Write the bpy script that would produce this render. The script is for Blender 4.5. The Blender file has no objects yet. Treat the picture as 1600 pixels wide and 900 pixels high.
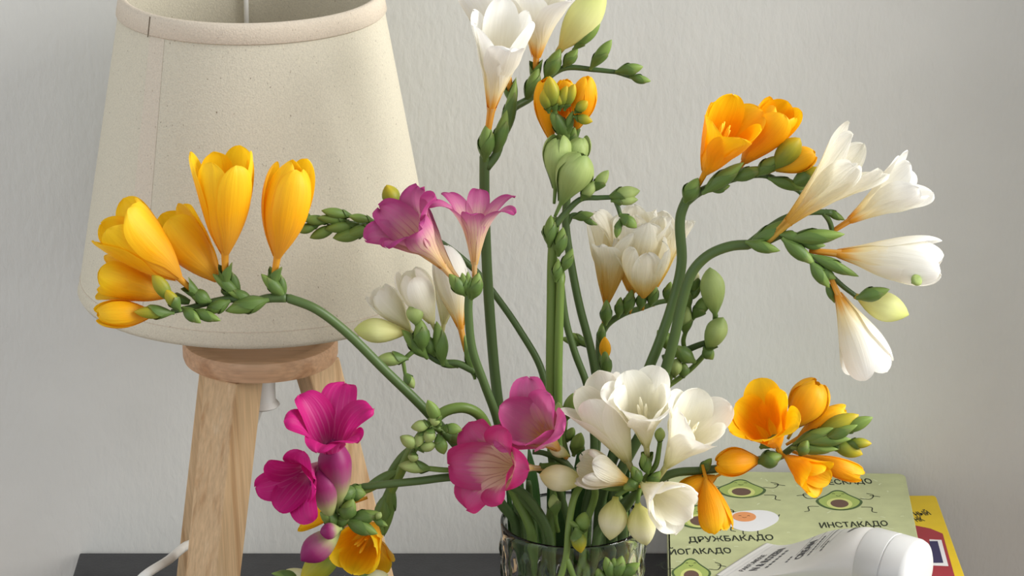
import bpy, math, random
import numpy as np
from mathutils import Vector, Matrix

# ------------------------------------------------------------------ camera
scene = bpy.context.scene
PITCH = math.radians(19.0)
FPX = 5200.0                       # focal length in pixels of the 1600 x 900 frame
DIST = 2.08
CAM = Vector((0.0, -DIST * math.cos(PITCH), 0.30 + DIST * math.sin(PITCH)))
FWD = Vector((0, math.cos(PITCH), -math.sin(PITCH)))
UPV = Vector((0, math.sin(PITCH), math.cos(PITCH)))
cam_data = bpy.data.cameras.new('camera')
cam_data.sensor_width = 36.0
cam_data.lens = 36.0 * FPX / 1600.0
cam_data.clip_start = 0.05
cam = bpy.data.objects.new('camera', cam_data)
cam.location = CAM
cam.rotation_euler = (math.pi / 2 - PITCH, 0, 0)
scene.collection.objects.link(cam)
scene.camera = cam

# ------------------------------------------------------------------ light
world = bpy.data.worlds.new('world')
scene.world = world
world.use_nodes = True
wb = world.node_tree.nodes['Background']
wb.inputs[0].default_value = (0.95, 0.97, 1.0, 1)
wb.inputs[1].default_value = 0.64

def area(name, loc, target, sx, sy, power, col):
    d = bpy.data.lights.new(name, 'AREA')
    d.shape = 'RECTANGLE'; d.size = sx; d.size_y = sy
    d.energy = power; d.color = col
    o = bpy.data.objects.new(name, d)
    o.location = loc
    o.rotation_euler = (Vector(target) - Vector(loc)).to_track_quat('-Z', 'Y').to_euler()
    scene.collection.objects.link(o)
    return o
area('window_light', (1.60, -0.36, 1.00), (0.0, 0.1, 0.30), 1.0, 1.4, 55, (1.0, 0.988, 0.955))
area('left_fill_light', (-1.9, -1.3, 0.6), (-0.2, 0.25, 0.1), 1.4, 1.6, 9, (0.92, 0.96, 1.0))  # added cool fill that lifts the left part of the wall

vs = scene.view_settings
vs.view_transform = 'Standard'
vs.look = 'None'
vs.gamma = 1.0
vs.use_curve_mapping = False
vs.exposure = 0.0

# ------------------------------------------------------------------ basics
WALL_Y = 0.277
VASE_H = 0.145
PXM = 1.0 / 2500.0                 # metres per pixel near the vase

def ray(px, py):
    return FWD * FPX + Vector((1, 0, 0)) * (px - 800.0) + UPV * (450.0 - py)

def P(px, py, d=0.0):              # point of a sight line at depth d (centimetres behind the vase axis)
    r = ray(px, py)
    t = (d / 100.0 - CAM.y) / r.y
    return CAM + r * t

def Q(px, py, z):                  # point of a sight line on the level z
    r = ray(px, py)
    return CAM + r * ((z - CAM.z) / r.z)

def lin(c):
    out = []
    for v in c[:3]:
        v = v / 255.0
        out.append(v / 12.92 if v <= 0.04045 else ((v + 0.055) / 1.055) ** 2.4)
    return (out[0], out[1], out[2], 1.0)

COL = scene.collection.objects

def link(name, mesh, mat=None, parent=None, loc=None, rot=None):
    o = bpy.data.objects.new(name, mesh)
    COL.link(o)
    if mat is not None and mesh is not None:
        if not mesh.materials:
            mesh.materials.append(mat)
    if parent is not None:
        o.parent = parent
    if loc is not None:
        o.location = loc
    if rot is not None:
        o.rotation_mode = 'QUATERNION'
        o.rotation_quaternion = rot
    return o

def tag(o, label, cat, group=None):
    o['label'] = label; o['category'] = cat
    if group: o['group'] = group
    return o

def empty(name, loc, label, cat, group=None):
    o = bpy.data.objects.new(name, None)
    o.empty_display_size = 0.02
    COL.link(o); o.location = loc
    return tag(o, label, cat, group)

def mesh_from(name, verts, faces, smooth=True, puv=None):
    me = bpy.data.meshes.new(name)
    me.from_pydata([tuple(map(float, v)) for v in verts], [], faces)
    if smooth:
        me.polygons.foreach_set('use_smooth', [True] * len(me.polygons))
    if puv is not None:
        a = me.attributes.new('puv', 'FLOAT_VECTOR', 'POINT')
        a.data.foreach_set('vector', np.asarray(puv, dtype=np.float32).ravel())
    me.update()
    return me

def grid_faces(nv, nu, closed=False, off=0):
    f = []
    for j in range(nv - 1):
        for i in range(nu if closed else nu - 1):
            k = (i + 1) % nu
            f.append((off + j * nu + i, off + j * nu + k, off + (j + 1) * nu + k, off + (j + 1) * nu + i))
    return f

def catmull(pts, n):
    pts = [np.array(p, float) for p in pts]
    if len(pts) == 2:
        return np.array([pts[0] + (pts[1] - pts[0]) * t for t in np.linspace(0, 1, n)])
    P0 = [2 * pts[0] - pts[1]] + pts + [2 * pts[-1] - pts[-2]]
    m = len(pts) - 1
    seg = np.array([np.linalg.norm(pts[i + 1] - pts[i]) for i in range(m)])
    cum = np.concatenate([[0], np.cumsum(seg)])
    out = []
    for s in np.linspace(0, cum[-1], n):
        i = min(int(np.searchsorted(cum, s, side='right')) - 1, m - 1)
        t = (s - cum[i]) / max(seg[i], 1e-9)
        a, b, c, d = P0[i], P0[i + 1], P0[i + 2], P0[i + 3]
        # tangents scaled to the segment so that uneven spacing stays smooth
        la = max(np.linalg.norm(b - a), 1e-9); lb = max(seg[i], 1e-9); lc = max(np.linalg.norm(d - c), 1e-9)
        t1 = (c - a) / (la + lb) * lb
        t2 = (d - b) / (lb + lc) * lb
        t3 = t * t * t; tt = t * t
        out.append((2 * t3 - 3 * tt + 1) * b + (t3 - 2 * tt + t) * t1 + (-2 * t3 + 3 * tt) * c + (t3 - tt) * t2)
    return np.array(out)

def tube_arrays(path, radii, sides=8, cap=True):
    path = np.asarray(path, float); n = len(path)
    tang = np.gradient(path, axis=0)
    tang /= np.linalg.norm(tang, axis=1)[:, None] + 1e-12
    ref = np.array([0, 0, 1.0]) if abs(tang[0][2]) < 0.9 else np.array([1.0, 0, 0])
    u = np.cross(tang[0], ref); u /= np.linalg.norm(u)
    verts = []; puv = []
    for i in range(n):
        u = u - tang[i] * np.dot(u, tang[i]); u /= np.linalg.norm(u) + 1e-12
        w = np.cross(tang[i], u)
        for k in range(sides):
            a = 2 * math.pi * k / sides
            verts.append(path[i] + radii[i] * (math.cos(a) * u + math.sin(a) * w))
            puv.append((k / sides, i / (n - 1), 0.3))
    faces = grid_faces(n, sides, True)
    if cap:
        faces.append(tuple(range(sides - 1, -1, -1)))
        faces.append(tuple(range((n - 1) * sides, n * sides)))
    return verts, faces, puv

def tube_mesh(name, path, radii, sides=8):
    v, f, p = tube_arrays(path, radii, sides)
    return mesh_from(name, v, f, True, p)

def revolve(name, prof, sides=48, smooth=True, closed_profile=False, rf=None):
    verts = []; n = len(prof)
    for j, (r, z) in enumerate(prof):
        for k in range(sides):
            a = 2 * math.pi * k / sides
            rr = r if rf is None else rf(r, z, a, j)
            verts.append((rr * math.cos(a), rr * math.sin(a), z))
    faces = grid_faces(n, sides, True)
    if closed_profile:
        for k in range(sides):
            k2 = (k + 1) % sides
            faces.append(((n - 1) * sides + k, (n - 1) * sides + k2, k2, k))
    else:
        faces.append(tuple(range(sides - 1, -1, -1)))
        faces.append(tuple(range((n - 1) * sides, n * sides)))
    me = mesh_from(name, verts, faces, smooth)
    return me

def auto_smooth(me, deg=35):
    try:
        me.set_sharp_from_angle(angle=math.radians(deg))
    except Exception:
        pass
    return me

def box_arrays(lo, hi, bev=0.0):
    (x0, y0, z0), (x1, y1, z1) = lo, hi
    v = [(x0, y0, z0), (x1, y0, z0), (x1, y1, z0), (x0, y1, z0), (x0, y0, z1), (x1, y0, z1), (x1, y1, z1), (x0, y1, z1)]
    f = [(3, 2, 1, 0), (4, 5, 6, 7), (0, 1, 5, 4), (1, 2, 6, 5), (2, 3, 7, 6), (3, 0, 4, 7)]
    return v, f

def bevel(o, w, seg=2):
    m = o.modifiers.new('bevel', 'BEVEL')
    m.width = w; m.segments = seg; m.limit_method = 'ANGLE'
    return o

def box(name, lo, hi, mat, parent=None, bev=0.001, loc=None):
    v, f = box_arrays(lo, hi)
    o = link(name, mesh_from(name, v, f, False), mat, parent, loc)
    if bev: bevel(o, bev)
    return o

# ------------------------------------------------------------------ materials
def new_mat(name):
    m = bpy.data.materials.new(name); m.use_nodes = True
    nt = m.node_tree
    return m, nt, nt.nodes, nt.links, nt.nodes['Principled BSDF']

def simple(name, col, rough=0.5, spec=0.5, bump=0.0, bscale=200.0, var=0.0, vscale=60.0, coat=0.0):
    m, nt, N, K, b = new_mat(name)
    c = lin(col)
    b.inputs['Base Color'].default_value = c
    b.inputs['Roughness'].default_value = rough
    b.inputs['Specular IOR Level'].default_value = spec
    if coat: b.inputs['Coat Weight'].default_value = coat
    tc = N.new('ShaderNodeTexCoord')
    if var:
        nz = N.new('ShaderNodeTexNoise'); nz.inputs['Scale'].default_value = vscale; nz.inputs['Detail'].default_value = 4
        K.new(tc.outputs['Object'], nz.inputs['Vector'])
        r = N.new('ShaderNodeValToRGB')
        r.color_ramp.elements[0].position = 0.3; r.color_ramp.elements[1].position = 0.7
        r.color_ramp.elements[0].color = tuple(x * (1 - var) for x in c[:3]) + (1,)
        r.color_ramp.elements[1].color = tuple(min(1, x * (1 + var)) for x in c[:3]) + (1,)
        K.new(nz.outputs['Fac'], r.inputs[0]); K.new(r.outputs[0], b.inputs['Base Color'])
    if bump:
        nb = N.new('ShaderNodeTexNoise'); nb.inputs['Scale'].default_value = bscale; nb.inputs['Detail'].default_value = 3
        K.new(tc.outputs['Object'], nb.inputs['Vector'])
        bp = N.new('ShaderNodeBump'); bp.inputs['Strength'].default_value = bump; bp.inputs['Distance'].default_value = 0.002
        K.new(nb.outputs['Fac'], bp.inputs['Height']); K.new(bp.outputs[0], b.inputs['Normal'])
    return m

def ramp_set(r, stops):
    el = r.color_ramp.elements
    while len(el) > 1: el.remove(el[-1])
    el[0].position = stops[0][0]; el[0].color = lin(stops[0][1])
    for p, c in stops[1:]:
        e = el.new(p); e.color = lin(c)

def petal_mat(name, stops, edge=0.0, transl=0.35, streak=0.16, rough=0.5, vein=None, veinmax=0.6, bumpy=0.25):
    """Colour runs along the petal (v) and, with edge, out to its rim; fine lengthwise streaks on top."""
    m, nt, N, K, b = new_mat(name)
    at = N.new('ShaderNodeAttribute'); at.attribute_name = 'puv'
    sp = N.new('ShaderNodeSeparateXYZ'); K.new(at.outputs['Vector'], sp.inputs[0])
    u2 = N.new('ShaderNodeMath'); u2.operation = 'MULTIPLY'; K.new(sp.outputs[0], u2.inputs[0]); K.new(sp.outputs[0], u2.inputs[1])
    ue = N.new('ShaderNodeMath'); ue.operation = 'MULTIPLY_ADD'; ue.inputs[1].default_value = edge
    K.new(u2.outputs[0], ue.inputs[0]); K.new(sp.outputs[1], ue.inputs[2])
    # streak noise
    cu = N.new('ShaderNodeMath'); cu.operation = 'MULTIPLY'; cu.inputs[1].default_value = 7.0; K.new(sp.outputs[0], cu.inputs[0])
    cv = N.new('ShaderNodeMath'); cv.operation = 'MULTIPLY'; cv.inputs[1].default_value = 1.6; K.new(sp.outputs[1], cv.inputs[0])
    cw = N.new('ShaderNodeMath'); cw.operation = 'MULTIPLY'; cw.inputs[1].default_value = 37.0; K.new(sp.outputs[2], cw.inputs[0])
    cb = N.new('ShaderNodeCombineXYZ'); K.new(cu.outputs[0], cb.inputs[0]); K.new(cv.outputs[0], cb.inputs[1]); K.new(cw.outputs[0], cb.inputs[2])
    nz = N.new('ShaderNodeTexNoise'); nz.inputs['Scale'].default_value = 1.0; nz.inputs['Detail'].default_value = 5; nz.inputs['Roughness'].default_value = 0.6
    K.new(cb.outputs[0], nz.inputs['Vector'])
    # wobble the ramp coordinate a little with the streaks
    wob = N.new('ShaderNodeMath'); wob.operation = 'MULTIPLY_ADD'; wob.inputs[1].default_value = 0.22
    sub = N.new('ShaderNodeMath'); sub.operation = 'SUBTRACT'; sub.inputs[1].default_value = 0.5; K.new(nz.outputs['Fac'], sub.inputs[0])
    K.new(sub.outputs[0], wob.inputs[0]); K.new(ue.outputs[0], wob.inputs[2])
    r = N.new('ShaderNodeValToRGB'); ramp_set(r, stops); K.new(wob.outputs[0], r.inputs[0])
    hs = N.new('ShaderNodeHueSaturation')
    vv = N.new('ShaderNodeMath'); vv.operation = 'MULTIPLY_ADD'; vv.inputs[1].default_value = streak * 2; vv.inputs[2].default_value = 1.0
    K.new(sub.outputs[0], vv.inputs[0]); K.new(vv.outputs[0], hs.inputs['Value']); K.new(r.outputs[0], hs.inputs['Color'])
    col = hs.outputs[0]
    if vein:
        vw = N.new('ShaderNodeMath'); vw.operation = 'MULTIPLY'; vw.inputs[1].default_value = 22.0; K.new(sp.outputs[0], vw.inputs[0])
        v2 = N.new('ShaderNodeMath'); v2.operation = 'MULTIPLY_ADD'; v2.inputs[1].default_value = 5.0
        K.new(sub.outputs[0], v2.inputs[0]); K.new(vw.outputs[0], v2.inputs[2])
        sn = N.new('ShaderNodeMath'); sn.operation = 'SINE'; K.new(v2.outputs[0], sn.inputs[0])
        vr = N.new('ShaderNodeMapRange'); vr.inputs['From Min'].default_value = 0.72; vr.inputs['From Max'].default_value = 1.0
        vr.inputs['To Max'].default_value = veinmax
        K.new(sn.outputs[0], vr.inputs['Value'])
        zone = N.new('ShaderNodeMapRange'); zone.inputs['From Min'].default_value = 0.95; zone.inputs['From Max'].default_value = 0.55
        K.new(ue.outputs[0], zone.inputs['Value'])
        mm = N.new('ShaderNodeMath'); mm.operation = 'MULTIPLY'; K.new(vr.outputs[0], mm.inputs[0]); K.new(zone.outputs[0], mm.inputs[1])
        mx = N.new('ShaderNodeMix'); mx.data_type = 'RGBA'; K.new(mm.outputs[0], mx.inputs['Factor'])
        K.new(col, mx.inputs['A']); mx.inputs['B'].default_value = lin(vein); col = mx.outputs['Result']
    K.new(col, b.inputs['Base Color'])
    b.inputs['Roughness'].default_value = rough
    b.inputs['Specular IOR Level'].default_value = 0.35
    bp = N.new('ShaderNodeBump'); bp.inputs['Strength'].default_value = bumpy; bp.inputs['Distance'].default_value = 0.0015
    K.new(nz.outputs['Fac'], bp.inputs['Height']); K.new(bp.outputs[0], b.inputs['Normal'])
    if transl > 0:
        tr = N.new('ShaderNodeBsdfTranslucent'); K.new(col, tr.inputs['Color']); K.new(bp.outputs[0], tr.inputs['Normal'])
        mix = N.new('ShaderNodeMixShader'); mix.inputs[0].default_value = transl
        K.new(b.outputs[0], mix.inputs[1]); K.new(tr.outputs[0], mix.inputs[2])
        K.new(mix.outputs[0], N['Material Output'].inputs['Surface'])
    return m

def wood_mat(name, c1, c2, c3, scale=1.0, rough=0.55, axis='z'):
    m, nt, N, K, b = new_mat(name)
    tc = N.new('ShaderNodeTexCoord')
    mp = N.new('ShaderNodeMapping'); mp.inputs['Scale'].default_value = (70 * scale, 70 * scale, 1.8 * scale) if axis == 'z' else (2.5 * scale, 60 * scale, 60 * scale)
    K.new(tc.outputs['Object'], mp.inputs[0])
    nz = N.new('ShaderNodeTexNoise'); nz.inputs['Scale'].default_value = 1.6; nz.inputs['Detail'].default_value = 6; nz.inputs['Distortion'].default_value = 0.35
    K.new(mp.outputs[0], nz.inputs['Vector'])
    r = N.new('ShaderNodeValToRGB'); ramp_set(r, [(0.30, c2), (0.46, c1), (0.60, c1), (0.74, c3)])
    K.new(nz.outputs['Fac'], r.inputs[0])
    mp2 = N.new('ShaderNodeMapping'); mp2.inputs['Scale'].default_value = (420 * scale, 420 * scale, 9 * scale) if axis == 'z' else (9 * scale, 420 * scale, 420 * scale)
    K.new(tc.outputs['Object'], mp2.inputs[0])
    n2 = N.new('ShaderNodeTexNoise'); n2.inputs['Scale'].default_value = 1.5; n2.inputs['Detail'].default_value = 3
    K.new(mp2.outputs[0], n2.inputs['Vector'])
    hs = N.new('ShaderNodeHueSaturation'); mr = N.new('ShaderNodeMapRange')
    mr.inputs['From Min'].default_value = 0.3; mr.inputs['From Max'].default_value = 0.7
    mr.inputs['To Min'].default_value = 0.84; mr.inputs['To Max'].default_value = 1.08
    K.new(n2.outputs['Fac'], mr.inputs['Value']); K.new(mr.outputs[0], hs.inputs['Value']); K.new(r.outputs[0], hs.inputs['Color'])
    K.new(hs.outputs[0], b.inputs['Base Color'])
    b.inputs['Roughness'].default_value = rough; b.inputs['Specular IOR Level'].default_value = 0.35
    bp = N.new('ShaderNodeBump'); bp.inputs['Strength'].default_value = 0.2; bp.inputs['Distance'].default_value = 0.0008
    K.new(n2.outputs['Fac'], bp.inputs['Height']); K.new(bp.outputs[0], b.inputs['Normal'])
    return m

def wall_mat():
    m, nt, N, K, b = new_mat('plaster')
    tc = N.new('ShaderNodeTexCoord')
    mp = N.new('ShaderNodeMapping'); mp.inputs['Scale'].default_value = (1.0, 1.0, 0.42)
    K.new(tc.outputs['Object'], mp.inputs[0])
    n1 = N.new('ShaderNodeTexNoise'); n1.inputs['Scale'].default_value = 210; n1.inputs['Detail'].default_value = 3; n1.inputs['Distortion'].default_value = 0.25
    K.new(mp.outputs[0], n1.inputs['Vector'])
    n2 = N.new('ShaderNodeTexNoise'); n2.inputs['Scale'].default_value = 38; n2.inputs['Detail'].default_value = 3
    K.new(mp.outputs[0], n2.inputs['Vector'])
    ad = N.new('ShaderNodeMath'); ad.operation = 'MULTIPLY_ADD'; ad.inputs[1].default_value = 0.5
    K.new(n2.outputs['Fac'], ad.inputs[0]); K.new(n1.outputs['Fac'], ad.inputs[2])
    bp = N.new('ShaderNodeBump'); bp.inputs['Strength'].default_value = 0.40; bp.inputs['Distance'].default_value = 0.0014
    K.new(ad.outputs[0], bp.inputs['Height']); K.new(bp.outputs[0], b.inputs['Normal'])
    n3 = N.new('ShaderNodeTexNoise'); n3.inputs['Scale'].default_value = 14; n3.inputs['Detail'].default_value = 4
    K.new(tc.outputs['Object'], n3.inputs['Vector'])
    r = N.new('ShaderNodeValToRGB'); ramp_set(r, [(0.3, (214, 214, 209)), (0.7, (220, 220, 215))])
    K.new(n3.outputs['Fac'], r.inputs[0]); K.new(r.outputs[0], b.inputs['Base Color'])
    b.inputs['Roughness'].default_value = 0.85; b.inputs['Specular IOR Level'].default_value = 0.2
    return m

def linen_mat(name, base, fleck, tr=0.12, weave=1.0):
    m, nt, N, K, b = new_mat(name)
    tc = N.new('ShaderNodeTexCoord')
    v = N.new('ShaderNodeTexNoise'); v.inputs['Scale'].default_value = 640; v.inputs['Detail'].default_value = 2
    mp = N.new('ShaderNodeMapping'); mp.inputs['Scale'].default_value = (1, 1, 0.7)
    K.new(tc.outputs['Object'], mp.inputs[0]); K.new(mp.outputs[0], v.inputs['Vector'])
    r = N.new('ShaderNodeValToRGB')
    ramp_set(r, [(0.20, fleck), (0.315, base), (0.72, base), (0.86, tuple(min(255, x + 8) for x in base))])
    K.new(v.outputs['Fac'], r.inputs[0])
    n2 = N.new('ShaderNodeTexNoise'); n2.inputs['Scale'].default_value = 900; n2.inputs['Detail'].default_value = 2
    K.new(tc.outputs['Object'], n2.inputs['Vector'])
    hs = N.new('ShaderNodeHueSaturation'); mr = N.new('ShaderNodeMapRange')
    mr.inputs['From Min'].default_value = 0.3; mr.inputs['From Max'].default_value = 0.7
    mr.inputs['To Min'].default_value = 0.92; mr.inputs['To Max'].default_value = 1.06
    K.new(n2.outputs['Fac'], mr.inputs['Value']); K.new(mr.outputs[0], hs.inputs['Value']); K.new(r.outputs[0], hs.inputs['Color'])
    K.new(hs.outputs[0], b.inputs['Base Color'])
    b.inputs['Roughness'].default_value = 0.9; b.inputs['Specular IOR Level'].default_value = 0.1
    bp = N.new('ShaderNodeBump'); bp.inputs['Strength'].default_value = 0.35; bp.inputs['Distance'].default_value = 0.001
    K.new(n2.outputs['Fac'], bp.inputs['Height']); K.new(bp.outputs[0], b.inputs['Normal'])
    t = N.new('ShaderNodeBsdfTranslucent'); K.new(hs.outputs[0], t.inputs['Color'])
    mix = N.new('ShaderNodeMixShader'); mix.inputs[0].default_value = tr
    K.new(b.outputs[0], mix.inputs[1]); K.new(t.outputs[0], mix.inputs[2])
    K.new(mix.outputs[0], N['Material Output'].inputs['Surface'])
    return m

def glass_mat():
    m, nt, N, K, b = new_mat('clear_glass')
    b.inputs['Base Color'].default_value = (0.97, 0.99, 0.98, 1)
    b.inputs['Roughness'].default_value = 0.015
    b.inputs['IOR'].default_value = 1.40
    b.inputs['Transmission Weight'].default_value = 1.0
    return m

M = {}
M['wall'] = wall_mat()
M['black'] = simple('black_wood', (62, 62, 64), 0.55, 0.4, 0.15, 500, 0.12, 90)
M['floor'] = simple('floor_boards', (150, 120, 92), 0.5, 0.4, 0, 0, 0.15, 8)
M['shade'] = linen_mat('linen', (224, 217, 197), (142, 126, 104))
M['trim'] = linen_mat('linen_band', (222, 209, 190), (146, 118, 96), 0.06)
M['strip'] = linen_mat('linen_overlap', (221, 210, 192), (142, 126, 104), 0.05)
M['seam'] = simple('seam_thread', (120, 108, 92), 0.9, 0.1)  # dark line of the seam in the top band
M['lining'] = simple('shade_lining', (214, 208, 194), 0.85, 0.1, 0.1, 400)
M['wood'] = wood_mat('light_wood', (214, 180, 138), (186, 144, 100), (226, 198, 160))
M['disc'] = wood_mat('disc_wood', (206, 164, 128), (184, 138, 100), (214, 176, 142), 0.7, axis='x')
M['plastic'] = simple('white_plastic', (222, 220, 216), 0.4, 0.5)
M['wire'] = simple('white_wire', (236, 234, 228), 0.35, 0.5)
M['glass'] = glass_mat()

M['stem'] = petal_mat('stem_green', [(0, (82, 104, 56)), (1, (68, 92, 48))], 0, 0.05, 0.25, 0.42, bumpy=0.1)
M['stemlt'] = petal_mat('stem_light_green', [(0, (110, 134, 62)), (1, (96, 124, 58))], 0, 0.05, 0.25, 0.42, bumpy=0.1)
M['bract'] = petal_mat('bract_green', [(0, (102, 128, 62)), (0.8, (88, 116, 54)), (1, (124, 134, 76))], 0, 0.12, 0.28, 0.45, bumpy=0.15)
M['leaf'] = petal_mat('leaf_green', [(0, (70, 104, 48)), (1, (62, 100, 46))], 0, 0.15, 0.35, 0.4, bumpy=0.2)
Y = petal_mat
M['yellow'] = Y('yellow_petal', [(0, (236, 176, 62)), (0.25, (244, 186, 52)), (0.55, (254, 197, 20)), (0.9, (255, 214, 36))], 0.1, 0.38, 0.14)
M['orange'] = Y('orange_yellow_petal', [(0, (228, 172, 48)), (0.25, (248, 178, 18)), (0.6, (254, 182, 8)), (0.95, (255, 200, 20))], 0.1, 0.38, 0.12)
M['white'] = Y('white_petal_orange_base', [(0, (226, 152, 40)), (0.10, (236, 176, 66)), (0.24, (242, 226, 176)), (0.5, (246, 242, 226)), (0.9, (250, 249, 244))], 0.1, 0.36, 0.07)
M['ivory'] = Y('ivory_petal', [(0, (206, 204, 130)), (0.18, (234, 230, 186)), (0.45, (248, 244, 222)), (0.9, (252, 250, 240))], 0.1, 0.42, 0.06)
M['wilt'] = Y('wilted_petal', [(0, (232, 180, 64)), (0.2, (240, 204, 112)), (0.45, (244, 236, 202)), (0.95, (249, 247, 236))], 0.05, 0.45, 0.14, bumpy=0.8)
M['fade'] = Y('faded_petal', [(0, (236, 184, 66)), (0.25, (240, 204, 104)), (0.45, (244, 224, 156)), (0.62, (247, 240, 212)), (1, (251, 249, 240))], 0.05, 0.5, 0.12, bumpy=0.8)
M['pink'] = Y('pink_petal_cream_tube', [(0, (226, 184, 90)), (0.28, (236, 210, 160)), (0.58, (234, 196, 186)), (0.78, (206, 118, 162)), (1.0, (178, 64, 130))], 0.16, 0.32, 0.2, vein=(196, 90, 150))
M['rose'] = Y('rose_petal_cream_throat', [(0, (236, 200, 110)), (0.3, (240, 218, 184)), (0.62, (238, 204, 184)), (0.79, (206, 92, 142)), (1.0, (190, 48, 112))], 0.24, 0.3, 0.16, vein=(178, 96, 96))
M['orchid'] = Y('orchid_petal_yellow_throat', [(0, (240, 176, 50)), (0.28, (240, 200, 110)), (0.48, (236, 196, 186)), (0.70, (218, 130, 172)), (1.0, (200, 84, 144))], 0.22, 0.3, 0.18, vein=(220, 150, 180))
M['magenta'] = Y('magenta_petal', [(0, (232, 196, 190)), (0.3, (224, 130, 176)), (0.48, (208, 50, 138)), (0.95, (196, 24, 120))], 0.2, 0.3, 0.2, vein=(226, 150, 190), veinmax=0.28)
M['greenbud'] = Y('green_bud', [(0, (110, 138, 70)), (0.4, (152, 174, 100)), (0.8, (172, 190, 116)), (1, (142, 164, 92))], 0, 0.18, 0.12, bumpy=0.1)
M['darkbud'] = Y('dark_green_bud', [(0, (92, 120, 56)), (0.5, (106, 134, 62)), (1, (128, 152, 72))], 0, 0.1, 0.16, bumpy=0.1)
M['oliv'] = Y('olive_yellow_bud', [(0, (96, 122, 50)), (0.45, (132, 144, 50)), (0.8, (178, 168, 42)), (1, (206, 178, 40))], 0, 0.18, 0.14, bumpy=0.1)
M['cream'] = Y('cream_bud', [(0, (190, 192, 96)), (0.3, (222, 218, 148)), (0.65, (238, 234, 196)), (1, (226, 224, 160))], 0, 0.25, 0.1, bumpy=0.15)
M['lime'] = Y('lime_white_bud', [(0, (214, 190, 90)), (0.2, (222, 216, 140)), (0.6, (226, 228, 160)), (1, (206, 214, 124))], 0, 0.25, 0.1, bumpy=0.15)
M['ybud'] = Y('yellow_bud', [(0, (190, 160, 50)), (0.3, (238, 176, 28)), (0.9, (252, 190, 20))], 0, 0.25, 0.1, bumpy=0.1)
M['magbud'] = Y('magenta_bud', [(0, (150, 170, 92)), (0.30, (178, 182, 120)), (0.52, (160, 96, 120)), (0.72, (150, 40, 104)), (1, (136, 36, 98))], 0, 0.15, 0.2, bumpy=0.1)
M['stamen_w'] = simple('ivory_stamen', (244, 238, 210), 0.6, 0.2)
M['stamen_y'] = simple('yellow_stamen', (252, 206, 60), 0.6, 0.2)

# ------------------------------------------------------------------ the setting
v, f = box_arrays((-1.7, WALL_Y, -0.55), (1.9, WALL_Y + 0.1, 2.1))
wall = link('wall_back', mesh_from('wall_back', v, f, False), M['wall']); wall['kind'] = 'structure'
v, f = box_arrays((-1.7, -1.3, -0.60), (1.9, WALL_Y + 0.1, -0.55))
flo = link('floor', mesh_from('floor', v, f, False), M['floor']); flo['kind'] = 'structure'

v, f = box_arrays((0.56, 0.05, -0.55), (0.660, WALL_Y, 2.1))  # unseen pier added to block window light from the wall's right part
wr = link('light_block_pier', mesh_from('light_block_pier', v, f, False), M['wall']); wr['kind'] = 'structure'

# bedside table
tl = Q(125, 862, 0.0); tr_ = Q(1462, 864, 0.0)
TX0, TX1 = tl.x, tr_.x
TY0, TY1 = -0.16, WALL_Y - 0.0015
tbl = empty('bedside_table', ((TX0 + TX1) / 2, (TY0 + TY1) / 2, -0.55), 'black wooden bedside table against the plaster wall', 'table')
tw, td = (TX1 - TX0) / 2, (TY1 - TY0) / 2
box('table_top', (-tw, -td, 0.528), (tw, td, 0.55), M['black'], tbl, 0.0012)
for sx in (-1, 1):
    for sy in (-1, 1):
        cx, cy = sx * (tw - 0.03), sy * (td - 0.03)
        box('leg', (cx - 0.02, cy - 0.02, 0.0), (cx + 0.02, cy + 0.02, 0.528), M['black'], tbl, 0.001)
for sy in (-1, 1):
    cy = sy * (td - 0.03)
    box('apron', (-tw + 0.05, cy - 0.008, 0.45), (tw - 0.05, cy + 0.008, 0.528), M['black'], tbl, 0.001)

# ------------------------------------------------------------------ lamp
LY = 15.0
lampc = P(405, 470, LY)
LX = lampc.x
lamp = empty('table_lamp', (LX, LY / 100, 0.0), 'table lamp with linen cone shade on three light wooden legs', 'lamp')
def zat(py, d=LY): return P(405, py, d).z
Z_BOT, Z_TOP = zat(452), zat(-10)
sc = (P(1000, 452, LY) - P(0, 452, LY)).length / 1000
sct = (P(1000, 0, LY) - P(0, 0, LY)).length / 1000
R_BOT, R_TOP = 281 * sc, 203 * sct
TILT = Matrix.Rotation(math.radians(-1.0), 4, 'Y')
th = 0.0016
H = Z_TOP - Z_BOT
def cone_r(z): return R_BOT + (R_TOP - R_BOT) * (z - Z_BOT) / H
prof = [(R_BOT - 0.005, Z_BOT), (R_BOT - 0.002, Z_BOT + 0.0006), (R_BOT, Z_BOT + 0.004)]
prof += [(cone_r(Z_BOT + H * t), Z_BOT + H * t) for t in np.linspace(0.06, 0.99, 14)]
prof += [(R_TOP - 0.0002, Z_TOP - 0.0006), (R_TOP - th * 0.5, Z_TOP), (R_TOP - th, Z_TOP - 0.0006)]
prof += [(cone_r(Z_BOT + H * t) - th, Z_BOT + H * t) for t in np.linspace(0.99, 0.02, 14)]
shade = link('lamp_shade', revolve('lamp_shade', prof, 96, True, True), M['shade'], lamp)
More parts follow.
